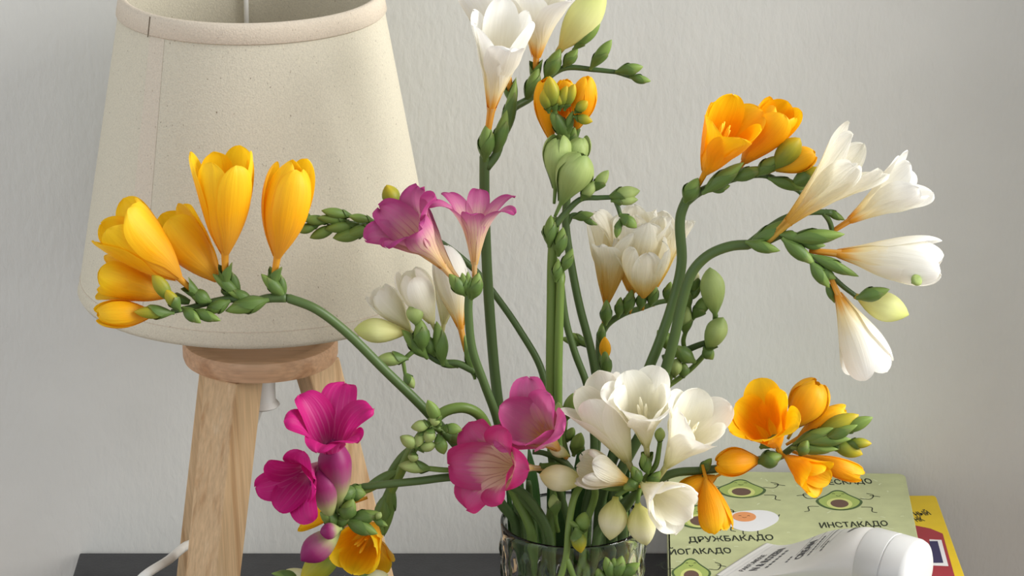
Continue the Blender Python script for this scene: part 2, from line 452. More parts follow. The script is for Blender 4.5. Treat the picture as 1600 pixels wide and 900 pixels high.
# folded band along the top edge
bh = 0.0115
bp_ = [(cone_r(Z_TOP - bh) + 0.0009, Z_TOP - bh), (cone_r(Z_TOP - bh) + 0.0015, Z_TOP - bh + 0.0006),
       (cone_r(Z_TOP - 0.002) + 0.0016, Z_TOP - 0.002), (R_TOP + 0.0012, Z_TOP + 0.001), (R_TOP - 0.0008, Z_TOP + 0.0018),
       (R_TOP - 0.003, Z_TOP + 0.001), (R_TOP - 0.0034, Z_TOP - 0.004), (R_TOP - 0.0022, Z_TOP - 0.0045), (R_TOP - 0.0004, Z_TOP - 0.001)]
link('top_band', revolve('top_band', bp_, 96, True, True), M['trim'], shade)
def cone_patch(name, a0, a1, z0, z1, off, mat, n=6, m=14, par=None):
    vs_ = []
    for j in range(m):
        z = z0 + (z1 - z0) * j / (m - 1)
        for i in range(n):
            a = math.radians(a0 + (a1 - a0) * i / (n - 1))
            r = cone_r(z) + off
            vs_.append((r * math.cos(a), r * math.sin(a), z))
    o = link(name, mesh_from(name, vs_, grid_faces(m, n)), mat, par)
    return o
cone_patch('seam_strip', -133.5, -125, Z_BOT + 0.006, Z_TOP - bh, 0.00015, M['strip'], par=shade)
cone_patch('band_seam', -134.0, -133.3, Z_TOP - bh - 0.001, Z_TOP + 0.0005, 0.0017, M['seam'], 3, 4, par=shade)
# lower hem line
hz = Z_BOT + 0.0115
link('hem_stitch', revolve('hem_stitch', [(cone_r(hz), hz), (cone_r(hz) + 0.0004, hz + 0.0003), (cone_r(hz + 0.0006), hz + 0.0006)], 96, True, True), M['trim'], shade)
# wire frame inside
for a in (97, 217, 337):
    ar = math.radians(a)
    pts = [((cone_r(z) - 0.0042) * math.cos(ar), (cone_r(z) - 0.0042) * math.sin(ar), z) for z in np.linspace(Z_BOT + 0.01, Z_TOP - 0.002, 6)]
    link('wire_strut', tube_mesh('wire_strut', pts, [0.0017] * 6, 8), M['wire'], shade)
zs = Z_BOT + 0.03
for a in (97, 217, 337):
    ar = math.radians(a)
    link('spider_arm', tube_mesh('spider_arm', [(0.018 * math.cos(ar), 0.018 * math.sin(ar), zs), ((cone_r(zs) - 0.004) * math.cos(ar), (cone_r(zs) - 0.004) * math.sin(ar), zs)], [0.0014] * 2, 6), M['wire'], shade)
# wooden disc
Z_D1 = zat(527); Z_D0 = Z_D1 - 0.0150
sd = (P(1000, 550, LY) - P(0, 550, LY)).length / 1000
RD = 121 * sd
disc_prof = [(RD - 0.004, Z_D0), (RD - 0.001, Z_D0 + 0.001), (RD, Z_D0 + 0.004), (RD, Z_D1 - 0.003), (RD - 0.001, Z_D1 - 0.0008), (RD - 0.003, Z_D1), (RD - 0.009, Z_D1), (RD - 0.010, Z_D1 - 0.001), (RD - 0.0102, Z_D1 - 0.002)]
disc = link('wooden_disc', auto_smooth(revolve('wooden_disc', disc_prof, 72)), M['disc'], lamp)
link('lamp_holder', auto_smooth(revolve('lamp_holder', [(0.017, Z_D1 - 0.002), (0.019, Z_D1 + 0.004), (0.017, Z_D1 + 0.01), (0.015, zs + 0.03), (0.011, zs + 0.032)], 32)), M['plastic'], lamp)
link('light_bulb', revolve('light_bulb', [(0.011, zs + 0.032), (0.013, zs + 0.04), (0.024, zs + 0.058), (0.028, zs + 0.074), (0.024, zs + 0.09), (0.012, zs + 0.099), (0.002, zs + 0.1015)], 32), M['plastic'], lamp)
hx = (P(412, 600, LY) - P(405, 600, LY)).x
under = link('cord_housing', auto_smooth(revolve('cord_housing', [(0.0118, Z_D0 - 0.0345), (0.0128, Z_D0 - 0.0335), (0.0118, Z_D0 - 0.032), (0.0100, Z_D0 - 0.030), (0.0100, Z_D0)], 32)), M['plastic'], lamp, (-0.0005, 0.0, 0))
# legs: tapered square posts
def leg(az, foot_r, top_r, w0, w1, twist):
    a = math.radians(az)
    d = Vector((math.cos(a), math.sin(a), 0)); t = Vector((-math.sin(a), math.cos(a), 0))
    top = d * top_r + Vector((0, 0, Z_D0)); bot = d * foot_r
    tw_ = math.radians(twist)
    e1 = d * math.cos(tw_) + t * math.sin(tw_); e2 = -d * math.sin(tw_) + t * math.cos(tw_)
    axis = (top - bot)
    vs_ = []
    n = 6
    for j in range(n):
        q = j / (n - 1)
        w = w0 + (w1 - w0) * q
        c = bot + axis * q
        for (sx, sy) in ((-1, -1), (1, -1), (1, 1), (-1, 1)):
            vs_.append(c + e1 * (sx * w * 0.5) + e2 * (sy * w * 0.5) - bot)
    fs = grid_faces(n, 4, True) + [(3, 2, 1, 0), tuple(range((n - 1) * 4, n * 4))]
    o = link('leg', mesh_from('leg', vs_, fs, False), M['wood'], lamp, bot)
    bevel(o, 0.0013, 2)
    return o
leg(-117, 0.085, 0.034, 0.026, 0.0285, -10)
leg(8, 0.084, 0.036, 0.018, 0.026, 24)
leg(133, 0.086, 0.036, 0.018, 0.026, 20)
# cord
cp = [(0.0, 0.0, Z_D0 - 0.03), (-0.010, 0.003, Z_D0 - 0.06), (-0.026, 0.006, 0.08), (-0.034, 0.006, 0.05)]
def rel(p): return (p.x - LX, p.y - LY / 100, p.z)
cp += [rel(P(300, 850, 14.0)), rel(P(262, 876, 11.0)), rel(P(222, 903, 8.0)), rel(Q(120, 1010, 0.0034)), rel(Q(60, 1030, 0.0034))]
cpath = catmull(cp, 60)
cpath[:, 2] = np.maximum(cpath[:, 2], 0.0034)
link('cord', tube_mesh('cord', cpath, [0.0032] * 60, 10), M['wire'], lamp)

# ------------------------------------------------------------------ vase
VC = P(895, 810, 0.0)
VX, VY = VC.x, 0.0
VH = VC.z
VR = 0.0465
vase = empty('glass_vase', (VX, VY, 0.0), 'clear ribbed glass tumbler vase holding the freesia stems', 'vase')
VRB = 0.0405
def vr(z): return VRB + (VR - VRB) * (z / VH)
outer = [(0.0, 0.0), (VRB - 0.004, 0.0), (VRB - 0.001, 0.001), (VRB, 0.004)]
outer += [(vr(z), z) for z in np.linspace(0.008, VH - 0.010, 34)]
outer += [(vr(VH - 0.006), VH - 0.006), (VR, VH - 0.002), (VR - 0.0003, VH - 0.0007), (VR - 0.0010, VH), (VR - 0.0017, VH - 0.0007), (VR - 0.0020, VH - 0.002)]
inner = [(vr(z) - 0.0021, z) for z in np.linspace(VH - 0.006, 0.016, 14)] + [(VRB - 0.008, 0.0115), (VRB - 0.02, 0.0105), (0.0, 0.0105)]
n_out = len(outer)
def ribs(r, z, a, j):
    if j >= n_out or z < 0.004 or z > VH - 0.011: return r
    fade = min(1, (VH - 0.011 - z) / 0.006)
    k = math.cos(22 * a) 
    return r + fade * (0.0013 * (abs(k) ** 0.6 * (1 if k > 0 else -0.4)) + 0.0005 * math.sin(z * 420 + 3 * math.sin(6 * a)) )
prof = outer + inner
me = revolve('glass_wall', prof, 176, True, False, ribs)
gw = link('glass_wall', me, M['glass'], vase)

def rim(ang, rad):
    a = math.radians(ang)
    return Vector((VX + rad * math.cos(a), VY + rad * math.sin(a), VH))
def vbase(ang, rad):
    a = math.radians(ang)
    return Vector((VX + rad * math.cos(a), VY + rad * math.sin(a), 0.016))

# ------------------------------------------------------------------ flower builders
def smooth(a, b, x):
    t = np.clip((x - a) / (b - a), 0, 1)
    return t * t * (3 - 2 * t)

PROF = {0.0: [(.20, .032), (.36, .085), (.54, .155), (.72, .185), (.88, .150), (.97, .085), (1.0, .040)],
        0.5: [(.20, .032), (.38, .080), (.56, .135), (.74, .195), (.89, .240), (.98, .255), (1.02, .250)],
        1.0: [(.20, .032), (.40, .075), (.60, .135), (.76, .235), (.85, .350), (.87, .450), (.84, .530)]}

def profile(o, nv, wid, length=1.0, urn=0.0):
    o = min(max(o, 0), 1)
    a, b, t = (0.0, 0.5, o / 0.5) if o < 0.5 else (0.5, 1.0, (o - 0.5) / 0.5)
    pts = [((1 - t) * p[0] + t * q[0], ((1 - t) * p[1] + t * q[1]) * wid) for p, q in zip(PROF[a], PROF[b])]
    k = (1, 1 + 0.42 * urn, 1 + 0.22 * urn, 1 + 0.06 * urn, 1, 1, 1)
    pts = [(pts[0][0] + (p[0] - pts[0][0]) * length, p[1] * q) for p, q in zip(pts, k)]
    return catmull(pts, nv)

def frame_quat(axis, view):
    z = axis.normalized()
    x = view - z * view.dot(z)
    if x.length < 1e-4: x = Vector((1, 0, 0)) - z * z.x
    x.normalize()
    y = z.cross(x)
    return Matrix((x, y, z)).transposed().to_quaternion()

def petal_mesh(L, o, az, wid, hwf, rnd, ruf, bend, outer, length=1.0, nu=11, nv=22, tip=2.3, urn=0.0):
    vsamp = [1 - (1 - q) ** 1.45 for q in np.linspace(0, 1, nv)]
    dense = profile(o, 80, wid, length, urn) * L
    prof = np.stack([np.interp(vsamp, np.linspace(0, 1, 80), dense[:, c]) for c in (0, 1)], 1)
    tan = np.gradient(prof, axis=0); tan /= np.linalg.norm(tan, axis=1)[:, None] + 1e-12
    ca, sa = math.cos(az), math.sin(az)
    verts = []; puv = []
    p1, p2, p3 = rnd.uniform(0, 6.3), rnd.uniform(0, 6.3), rnd.uniform(0, 6.3)
    sd_ = rnd.random()
    twist = rnd.uniform(-0.12, 0.12) * (0.3 + o)
    asym = rnd.uniform(-0.15, 0.15)
    for j in range(nv):
        v = vsamp[j]
        s, r = prof[j]; ts, tr = tan[j]
        e = (0.93 + 0.07 * v / 0.68) if v < 0.68 else max(0.0, 1 - ((v - 0.68) / 0.32) ** tip) ** 0.5
        hm = hwf * L * e
        k = float(smooth(0.22, 0.60, v))
        hw = (1 - k) * 0.66 * r + k * hm
        if j == nv - 1: hw = 0.010 * L
        Rc = max(r + 0.0002, hw * (0.72 + 0.9 * o * k))
        for i in range(nu):
            u = -1 + 2 * i / (nu - 1)
            a = u * hw / Rc
            ot = Rc * math.sin(a) + asym * hw * v * v * 0.3
            on = Rc * (1 - math.cos(a))
            on += (0.0004 if not outer else -0.0002) * (1 - 0.5 * v)
            on += ruf * L * v * v * (math.sin(u * 3.1 + p1 + v * 3) * 0.6 * abs(u) + math.sin(v * 8 + p2 + u * 2.2) * 0.35 + 0.3 * math.sin(u * 6 + p3))
            on += twist * ot * v
            ss = s + tr * on; rr = r - ts * on
            x = rr * ca - ot * sa; y = rr * sa + ot * ca
            x += bend * L * (ss / L) ** 2
            verts.append((x, y, ss)); puv.append((u, v, sd_))
    return mesh_from('petal', verts, grid_faces(nv, nu), True, puv)

def sheath_mesh(name, length, rad, az, cover, rnd, s0=0.0, nu=7, nv=9, tipr=0.45):
    """A boat-shaped green bract hugging the foot of a flower or bud."""
    ca, sa = math.cos(az), math.sin(az)
    verts = []; puv = []; sd_ = rnd.random()
    for j in range(nv):
        v = j / (nv - 1)
        s = s0 + length * v
        r = rad * (0.55 + 0.5 * math.sin(min(1, v * 1.6) * math.pi / 2)) * (1 + (0.12 if v > 0.7 else 0) * (v - 0.7) / 0.3)
        hwang = cover * (1 if v < 0.45 else max(0.03, 1 - ((v - 0.45) / 0.55) ** 1.8))
        for i in range(nu):
            u = -1 + 2 * i / (nu - 1)
            a = az + u * hwang
            verts.append((r * math.cos(a), r * math.sin(a), s)); puv.append((u, v, sd_))
    return mesh_from(name, verts, grid_faces(nv, nu), True, puv)

STEMS = []; TWIGS = []

def settle_stems(rounds=160):
    """Let the stems lie beside one another: push apart where two would pass through each other,
    keep them inside the glass below its rim, and leave the flowering ends where they are."""
    from mathutils.kdtree import KDTree
    pos = []; rad = []; own = []; wgt = []; inside = []; base = []; fixed = []
    spans = []
    for k, s in enumerate(STEMS):
        n = len(s['path']); a = len(pos)
        for i in range(n):
            q = i / max(1, s['rim'])
            pos.append(s['path'][i]); rad.append(s['rad'][i]); own.append(id(s['spray']))
            wgt.append(float(smooth(0.10, 0.38, q))); inside.append(i >= s['rim'] - 1)
        spans.append((a, a + n))
    movable = len(pos)
    for spray, path, rr in TWIGS:
        for p, r_ in zip(path, rr):
            pos.append(p); rad.append(r_); own.append(id(spray)); wgt.append(0.0); inside.append(False)
    pos = np.array(pos); rad = np.array(rad); wgt = np.array(wgt); inside = np.array(inside)
    rest = pos.copy()
    view = pos - np.array(CAM); view /= np.linalg.norm(view, axis=1)[:, None]
    rng = np.random.RandomState(5)
    reach = 0.0090
    for it in range(rounds):
        tree = KDTree(len(pos))
        for i, p in enumerate(pos): tree.insert(p, i)
        tree.balance()
        push = np.zeros_like(pos)
        for i in range(movable):
            for co, j, d in tree.find_range(pos[i], reach):
                if own[j] == own[i] or wgt[i] + wgt[j] <= 0: continue
                need = rad[i] + rad[j] + 0.0006
                if d >= need: continue
                dv = pos[i] - np.array(co)
                if not inside[i]:
                    t = np.dot(dv, view[i])
                    lat2 = max(0.0, d * d - t * t)
                    gap = math.sqrt(max(0.0, need * need - lat2)) - abs(t)
                    sgn = 1.0 if (t > 1e-6 or (abs(t) <= 1e-6 and own[i] > own[j])) else -1.0
                    push[i] += view[i] * sgn * gap * wgt[i] / (wgt[i] + wgt[j]) * 0.6
                else:
                    h = np.array([dv[0], dv[1], 0.0]); hl = np.linalg.norm(h)
                    if hl < 1e-6: h = np.array([rng.uniform(-1, 1), rng.uniform(-1, 1), 0]); hl = np.linalg.norm(h)
                    push[i] += h / hl * (need - d) * wgt[i] / (wgt[i] + wgt[j]) * 0.6
        m = np.linalg.norm(push, axis=1); cap_ = np.minimum(1.0, 0.0015 / np.maximum(m, 1e-9))
        pos[:movable] += (push * cap_[:, None])[:movable]
        last = it >= rounds - 4
        for (a, e) in spans:                       # a stem bends gently
            dsp = pos[a:e] - rest[a:e]
            if not last:
                sm = dsp.copy()
                sm[1:-1] = 0.5 * dsp[1:-1] + 0.25 * (dsp[:-2] + dsp[2:])
                sm[-1] = 0.6 * dsp[-1] + 0.4 * dsp[-2]
                dsp = sm
            pos[a:e] = rest[a:e] + dsp * np.where(wgt[a:e] > 0, 1, 0)[:, None]
            pos[e - 1, 2] = rest[e - 1, 2]
        c = np.array([VX, VY])
        for i in range(movable):
            if inside[i] and pos[i, 2] < VH + 0.004:
                lim = vr(min(pos[i, 2], VH)) - 0.0021 - rad[i] - 0.0026 - (0.003 if pos[i, 2] < 0.02 else 0)
                h = pos[i, :2] - c; hl = np.linalg.norm(h)
                if hl > lim: pos[i, :2] = c + h / hl * lim
    for s, (a, e) in zip(STEMS, spans):
        r_ = s['rad'].copy(); r_[0] *= 0.7
        link('stem', tube_mesh('stem', pos[a:e] - np.array(s['spray'].o), r_, 12), M[s['mat']], s['spray'].root)

class Spray:
    def __init__(self, label, pts, entry, foot, r=(3.0, 3.4), mat='stem', name='freesia_spray', n=64, group=None):
        self.rnd = random.Random(label)
        fp = vbase(entry[0], entry[1] * 0.80)      # stems stand almost upright in the glass
        self.root = empty(name, fp, label, 'flower', group)
        self.o = fp
        W = [P(*p) for p in pts]
        W += [rim(*entry), fp]
        length = sum((W[i + 1] - W[i]).length for i in range(len(W) - 1))
        n = max(24, int(length / 0.003))
        path = catmull([np.array(w) for w in W], n)
        rad = np.linspace(r[0] / 1000, r[1] / 1000, n)
        d = [np.linalg.norm(np.array(W[-2]) - p) for p in path]
        STEMS.append(dict(spray=self, path=path, rad=rad, mat=mat, rim=int(np.argmin(d))))

    def twig(self, pts, r0=1.6, r1=1.3, mat='stem', n=None):
        W = [P(*p) - self.o for p in pts]
        n = n or max(6, len(pts) * 5)
        path = catmull(W, n)
        link('branch', tube_mesh('branch', path, np.linspace(r0, r1, n) / 1000, 8), M[mat], self.root)
        m = max(4, int(sum((W[i + 1] - W[i]).length for i in range(len(W) - 1)) / 0.003))
        TWIGS.append((self, catmull(W, m) + np.array(self.o), np.linspace(r0, r1, m) / 1000))

    def flower(self, kind, b, t, o=0.5, w=1.0, roll=0, hw=0.165, ruf=0.012, bend=0.0, stamen=None, bract=0.26, brad=0.055,
               jit=0.10, name='flower', tube=True, br_mat='bract', tip=2.3, petals=6, opens=None, lens=None, urn=None):
        B, T = P(*b), P(*t)
        L = (T - B).length
        q = frame_quat(T - B, CAM - B)
        rnd = self.rnd
        if urn is None: urn = {'yellow': 1.0, 'orange': 0.7, 'ybud': 0.8, 'ivory': 0.25}.get(kind, 0.0)
        pr = [(0.022 * L, -0.02 * L), (0.026 * L, 0.05 * L), (0.028 * L, 0.12 * L), (0.031 * L, 0.19 * L), (0.040 * L, 0.235 * L)]
        vs_ = []; pu = []
        for j, (r_, z_) in enumerate(pr):
            for k in range(10):
                a = 2 * math.pi * k / 10
                vs_.append((r_ * math.cos(a) + bend * L * (z_ / L) ** 2, r_ * math.sin(a), z_)); pu.append((k / 5 - 1, 0.0 + 0.02 * j, 0.5))
        fs = grid_faces(len(pr), 10, True) + [tuple(range(9, -1, -1))]
        fl = link(name, mesh_from(name, vs_, fs, True, pu), M[kind], self.root, B - self.o, q)
        for k in range(petals):
            outer = k % 2 == 0
            az = math.radians(roll + k * 360 / petals + rnd.uniform(-5, 5))
            ok = opens[k] if opens else o + rnd.uniform(-jit, jit) + (0.05 if outer else -0.03)
            ln = lens[k] if lens else rnd.uniform(0.95, 1.04)
            me = petal_mesh(L, ok, az, w * rnd.uniform(0.96, 1.05) * (1.0 if outer else 0.95), hw * rnd.uniform(0.94, 1.06), rnd, ruf, bend, outer, ln, tip=tip, urn=urn)
            link('petal', me, M[kind], fl)
        if stamen:
            for k in range(4):
                a = rnd.uniform(0, 6.3); rr = 0.035 * L * w * rnd.uniform(0.6, 1.3)
                top = 0.80 * L + rnd.uniform(-0.05, 0.05) * L
                p = [(0.01 * L * math.cos(a), 0.01 * L * math.sin(a), 0.3 * L), (rr * math.cos(a), rr * math.sin(a), 0.6 * L), (rr * 1.7 * math.cos(a), rr * 1.7 * math.sin(a), top)]
                p = [(x + bend * L * (z / L) ** 2, y, z) for x, y, z in p]
                n_ = 12
                rad = np.array([0.0005] * 7 + [0.0007, 0.0009, 0.0010, 0.0009, 0.0004])
                link('stamen', tube_mesh('stamen', catmull(p, n_), rad, 6), M[stamen], fl)
        if bract:
            for k in range(2):
                link('bract', sheath_mesh('bract', bract * L * (1.0 if k == 0 else 0.8), brad * L, math.radians(roll + 40 + 180 * k), 1.75, rnd, -0.05 * L), M[br_mat], fl)
        return fl

    def bud(self, kind, b, t, wpx, bract=0.45, br_mat='bract', fat=0.55, name='bud'):
        B, T = P(*b), P(*t)
        L = (T - B).length
        R = wpx * PXM / 2
        q = frame_quat(T - B, CAM - B)
        rnd = self.rnd
        nv, nu = 13, 18
        def gf(v):
            g = (math.sin(math.pi * min(1, (v / fat) * 0.5)) if v < fat else math.cos(min(1, (v - fat) / (1 - fat)) * math.pi / 2) ** 0.75)
            g = max(0.20 * (1 - v), g)
            return 0.04 if v >= 0.9999 else g
        vs_ = []; pu = []; sd_ = rnd.random(); ph = rnd.uniform(0, 6.3)
        for j in range(nv):
            v = j / (nv - 1)
            g = gf(v)
            for k in range(nu):
                a = 2 * math.pi * k / nu
                c = 1 + 0.075 * math.cos(3 * (a + ph) + 1.5 * v) * v
                vs_.append((R * g * c * math.cos(a), R * g * c * math.sin(a), L * v)); pu.append((abs(k / nu * 2 - 1), v, sd_))
        fs = grid_faces(nv, nu, True) + [tuple(range(nu - 1, -1, -1)), tuple(range((nv - 1) * nu, nv * nu))]
        o = link(name, mesh_from(name, vs_, fs, True, pu), M[kind], self.root, B - self.o, q)
        if bract:
            for k in range(2):
                fr = bract * (1.15 if k == 0 else 0.85); az0 = math.radians(rnd.uniform(20, 70) + 180 * k)
                sv = []; sp_ = []
                for j2 in range(9):
                    w = j2 / 8; v = min(0.97, fr * w)
                    r_ = R * gf(v) * (1.10 + 0.05 * w) + 0.00025
                    ha = 1.75 * (1 if w < 0.4 else max(0.02, 1 - ((w - 0.4) / 0.6) ** 1.7))
                    for i2 in range(7):
                        u = -1 + i2 / 3
                        sv.append((r_ * math.cos(az0 + u * ha), r_ * math.sin(az0 + u * ha), L * (fr * w) - 0.01 * L)); sp_.append((u, w, sd_))
                link('bract', mesh_from('bract', sv, grid_faces(9, 7), True, sp_), M[br_mat], o)
        return o

    def bract(self, b, t, wpx, mat='bract'):
        """A free-standing green bract or young bud sheath on the rachis."""
        return self.bud('darkbud', b, t, wpx * 0.93, 0.72, mat, 0.46, 'bract')

    def leaf(self, ang, z_top, wmm, lean=0.004, mat='leaf'):
        """A blade that stands against the inside of the glass at the given angle and leans out over the rim."""
        a = math.radians(ang)
        out = np.array([math.cos(a), math.sin(a), 0.0]); side = np.array([-math.sin(a), math.cos(a), 0.0])
        n = 24; verts = []; pu = []
        for i in range(n):
            v = i / (n - 1)
            z = 0.018 + (z_top - 0.018) * v
            r = vr(min(z, VH)) - 0.0021 - 0.0018 - (0.003 if z < 0.02 else 0)
            if z > VH: r += lean * ((z - VH) / (z_top - VH)) ** 2
            c = np.array([VX, VY, z]) + out * r
            hw = wmm / 2000 * min(1, 0.45 + 1.2 * v) * (1 if v < 0.7 else max(0.03, 1 - ((v - 0.7) / 0.3) ** 2))
            for k in range(5):
                u = -1 + k / 2
                verts.append(c + side * u * hw - out * (u * u * hw * hw / (2 * r) + abs(u) * 0.0004) - np.array(self.o)); pu.append((u, v, 0.4))
        faces = grid_faces(n, 5)
        o = link('leaf', mesh_from('leaf', verts, faces, True, pu), M[mat], self.root)
        s = o.modifiers.new('thick', 'SOLIDIFY'); s.thickness = 0.0007
        return o

# ------------------------------------------------------------------ books
def text_arrays(body, size, bold=0.0):
    c = bpy.data.curves.new('lettering', 'FONT')
    c.body = body; c.size = size; c.resolution_u = 2; c.offset = bold; c.align_x = 'CENTER'; c.align_y = 'CENTER'
    o = bpy.data.objects.new('lettering_tmp', c)
    COL.link(o)
    bpy.context.view_layer.update()
    dg = bpy.context.evaluated_depsgraph_get()
    me = o.evaluated_get(dg).to_mesh()
    vv = [tuple(v.co) for v in me.vertices]; ff = [tuple(p.vertices) for p in me.polygons]
    o.evaluated_get(dg).to_mesh_clear()
    COL.unlink(o); bpy.data.objects.remove(o); bpy.data.curves.remove(c)
    return vv, ff

M['sage'] = simple('sage_cover', (187, 192, 144), 0.5, 0.4, 0, 0, 0.08, 70)
M['yellowcover'] = simple('yellow_cover', (228, 194, 30), 0.45, 0.4, 0, 0, 0.04, 60)
M['redcover'] = simple('crimson_print', (158, 44, 56), 0.45, 0.4, 0, 0, 0.04, 60)
M['pages'] = simple('pages', (232, 226, 210), 0.9, 0.1, 0.3, 900, 0.05, 800)
M['ink'] = simple('dark_ink', (44, 50, 40), 0.7, 0.2)
M['navy'] = simple('navy_print', (62, 58, 92), 0.6, 0.2)
M['skin'] = simple('avocado_skin_print', (72, 96, 52), 0.55, 0.3)
M['flesh'] = simple('avocado_flesh_print', (164, 182, 98), 0.55, 0.3)
M['heart'] = simple('avocado_heart_print', (206, 212, 128), 0.55, 0.3)
M['stone'] = simple('avocado_stone_print', (104, 78, 66), 0.55, 0.3)
M['eggw'] = simple('egg_white_print', (230, 230, 232), 0.55, 0.3)
M['eggy'] = simple('egg_yolk_print', (228, 152, 96), 0.55, 0.3)
M['printw'] = simple('white_print', (228, 226, 226), 0.55, 0.3)
M['teal'] = simple('teal_cover', (70, 100, 92), 0.5, 0.4)
M['fleck'] = simple('pale_leaf_print', (208, 214, 178), 0.55, 0.3)

def rounded_slab(name, w, d, z0, z1, rc, mat, parent):
    pts = []
    for cx, cy, a0 in ((w / 2 - rc, d / 2 - rc, 0), (-w / 2 + rc, d / 2 - rc, 90), (-w / 2 + rc, -d / 2 + rc, 180), (w / 2 - rc, -d / 2 + rc, 270)):
        for k in range(6):
            a = math.radians(a0 + 90 * k / 5)
            pts.append((cx + rc * math.cos(a), cy + rc * math.sin(a)))
    n = len(pts)
    vs_ = [(x, y, z0) for x, y in pts] + [(x, y, z1) for x, y in pts]
    fs = [tuple(range(n - 1, -1, -1)), tuple(range(n, 2 * n))] + [(i, (i + 1) % n, n + (i + 1) % n, n + i) for i in range(n)]
    o = link(name, mesh_from(name, vs_, fs, False), mat, parent)
    bevel(o, 0.0005, 1)
    return o

def book(name, corner, w, d, z0, z1, rotz, cover, label, rc=0.006):
    """corner: far right corner of the cover on its upper side."""
    a = math.radians(rotz)
    ex = Vector((math.cos(a), math.sin(a), 0)); ey = Vector((-math.sin(a), math.cos(a), 0))
    c = Vector((corner.x, corner.y, 0)) - ex * (w / 2) - ey * (d / 2)
    root = empty(name, (c.x, c.y, z0), label, 'book', 'books stacked beside the vase')
    root.rotation_euler = (0, 0, a)
    h = z1 - z0
    rounded_slab('front_cover', w, d, h - 0.0022, h, rc, cover, root)
    rounded_slab('back_cover', w, d, 0, 0.0022, rc, cover, root)
    box('page_block', (-w / 2 + 0.003, -d / 2 + 0.004, 0.0022), (w / 2 - 0.004, d / 2 - 0.004, h - 0.0022), M['pages'], root, 0)
    box('spine', (-w / 2, -d / 2 + 0.002, 0.0), (-w / 2 + 0.0022, d / 2 - 0.002, h), cover, root, 0.0006)
    return root, c, ex, ey

ZG = 0.0700
gc = Q(1414, 740, ZG)
gbook, gC, gX, gY = book('picture_book', gc, 0.172, 0.235, 0.0535, ZG, -2.0, M['sage'], 'sage green picture book printed with avocado drawings, topmost of its stack')
def gl(px, py):                     # point printed on the green cover, in the book's own plane
    p = Q(px, py, ZG) - gC
    return Vector((p.x * gX.x + p.y * gX.y, p.x * gY.x + p.y * gY.y, 0))
GH = ZG - 0.0535
ZYT = 0.0530
yc = Q(1462, 774, ZYT)
ybook, yC, yX, yY = book('storybook', yc, 0.185, 0.245, 0.0340, ZYT, 1.0, M['yellowcover'], 'yellow and crimson storybook lying directly under the sage green book', 0.003)
def yl(px, py):
    p = Q(px, py, ZYT) - yC
    return Vector((p.x * yX.x + p.y * yX.y, p.x * yY.x + p.y * yY.y, 0))
YHH = ZYT - 0.0340
b3c = Q(1462, 776, ZYT)
tbook, _, _, _ = book('hardcover_book', b3c, 0.178, 0.235, 0.0170, 0.0335, -0.5, M['teal'], 'dark teal hardcover book under the yellow storybook', 0.003)
bbook, _, _, _ = book('hardcover_book', b3c + Vector((-0.004, -0.003, 0)), 0.180, 0.238, 0.0004, 0.0168, 0.8, M['redcover'], 'crimson hardcover book at the bottom of the stack on the table', 0.003)

def decal(name, parent, pts, z, mat, h=0.00012):
    n = len(pts)
    vs_ = [(x, y, z) for x, y in pts] + [(x, y, z - h) for x, y in pts]
    fs = [tuple(range(n))] + [(i, n + i, n + (i + 1) % n, (i + 1) % n) for i in range(n)]
    return link(name, mesh_from(name, vs_, fs, False), mat, parent)

def stroke(name, parent, pts, wmm, z, mat):
    path = catmull([(p[0], p[1], 0) for p in pts], 14)[:, :2]
    t = np.gradient(path, axis=0); t /= np.linalg.norm(t, axis=1)[:, None] + 1e-12
    nr = np.stack([-t[:, 1], t[:, 0]], 1) * wmm / 2000
    ring = [tuple(p) for p in path + nr] + [tuple(p) for p in (path - nr)[::-1]]
    m = len(path)
    vs_ = [(x, y, z) for x, y in ring]
    fs = [(i, i + 1, 2 * m - 2 - i, 2 * m - 1 - i) for i in range(m - 1)]
    return link(name, mesh_from(name, vs_, fs, False), mat, parent)

def lettering(parent, body, cx, cy, size, z, rot=0.0, jit=0.0, bold=0.0002, sx=1.0, mat='ink', flipy=1.0, name='printed_word'):
    vv, ff = text_arrays(body, size, bold)
    ca, sa = math.cos(rot), math.sin(rot)
    out = []
    for x, y, _ in vv:
        x *= sx
        y = y + jit * math.sin(x * 900)
        out.append((cx + x * ca - y * sa, cy + x * sa + y * ca, z))
    return link(name, mesh_from(name, out, ff, False), M[mat], parent)

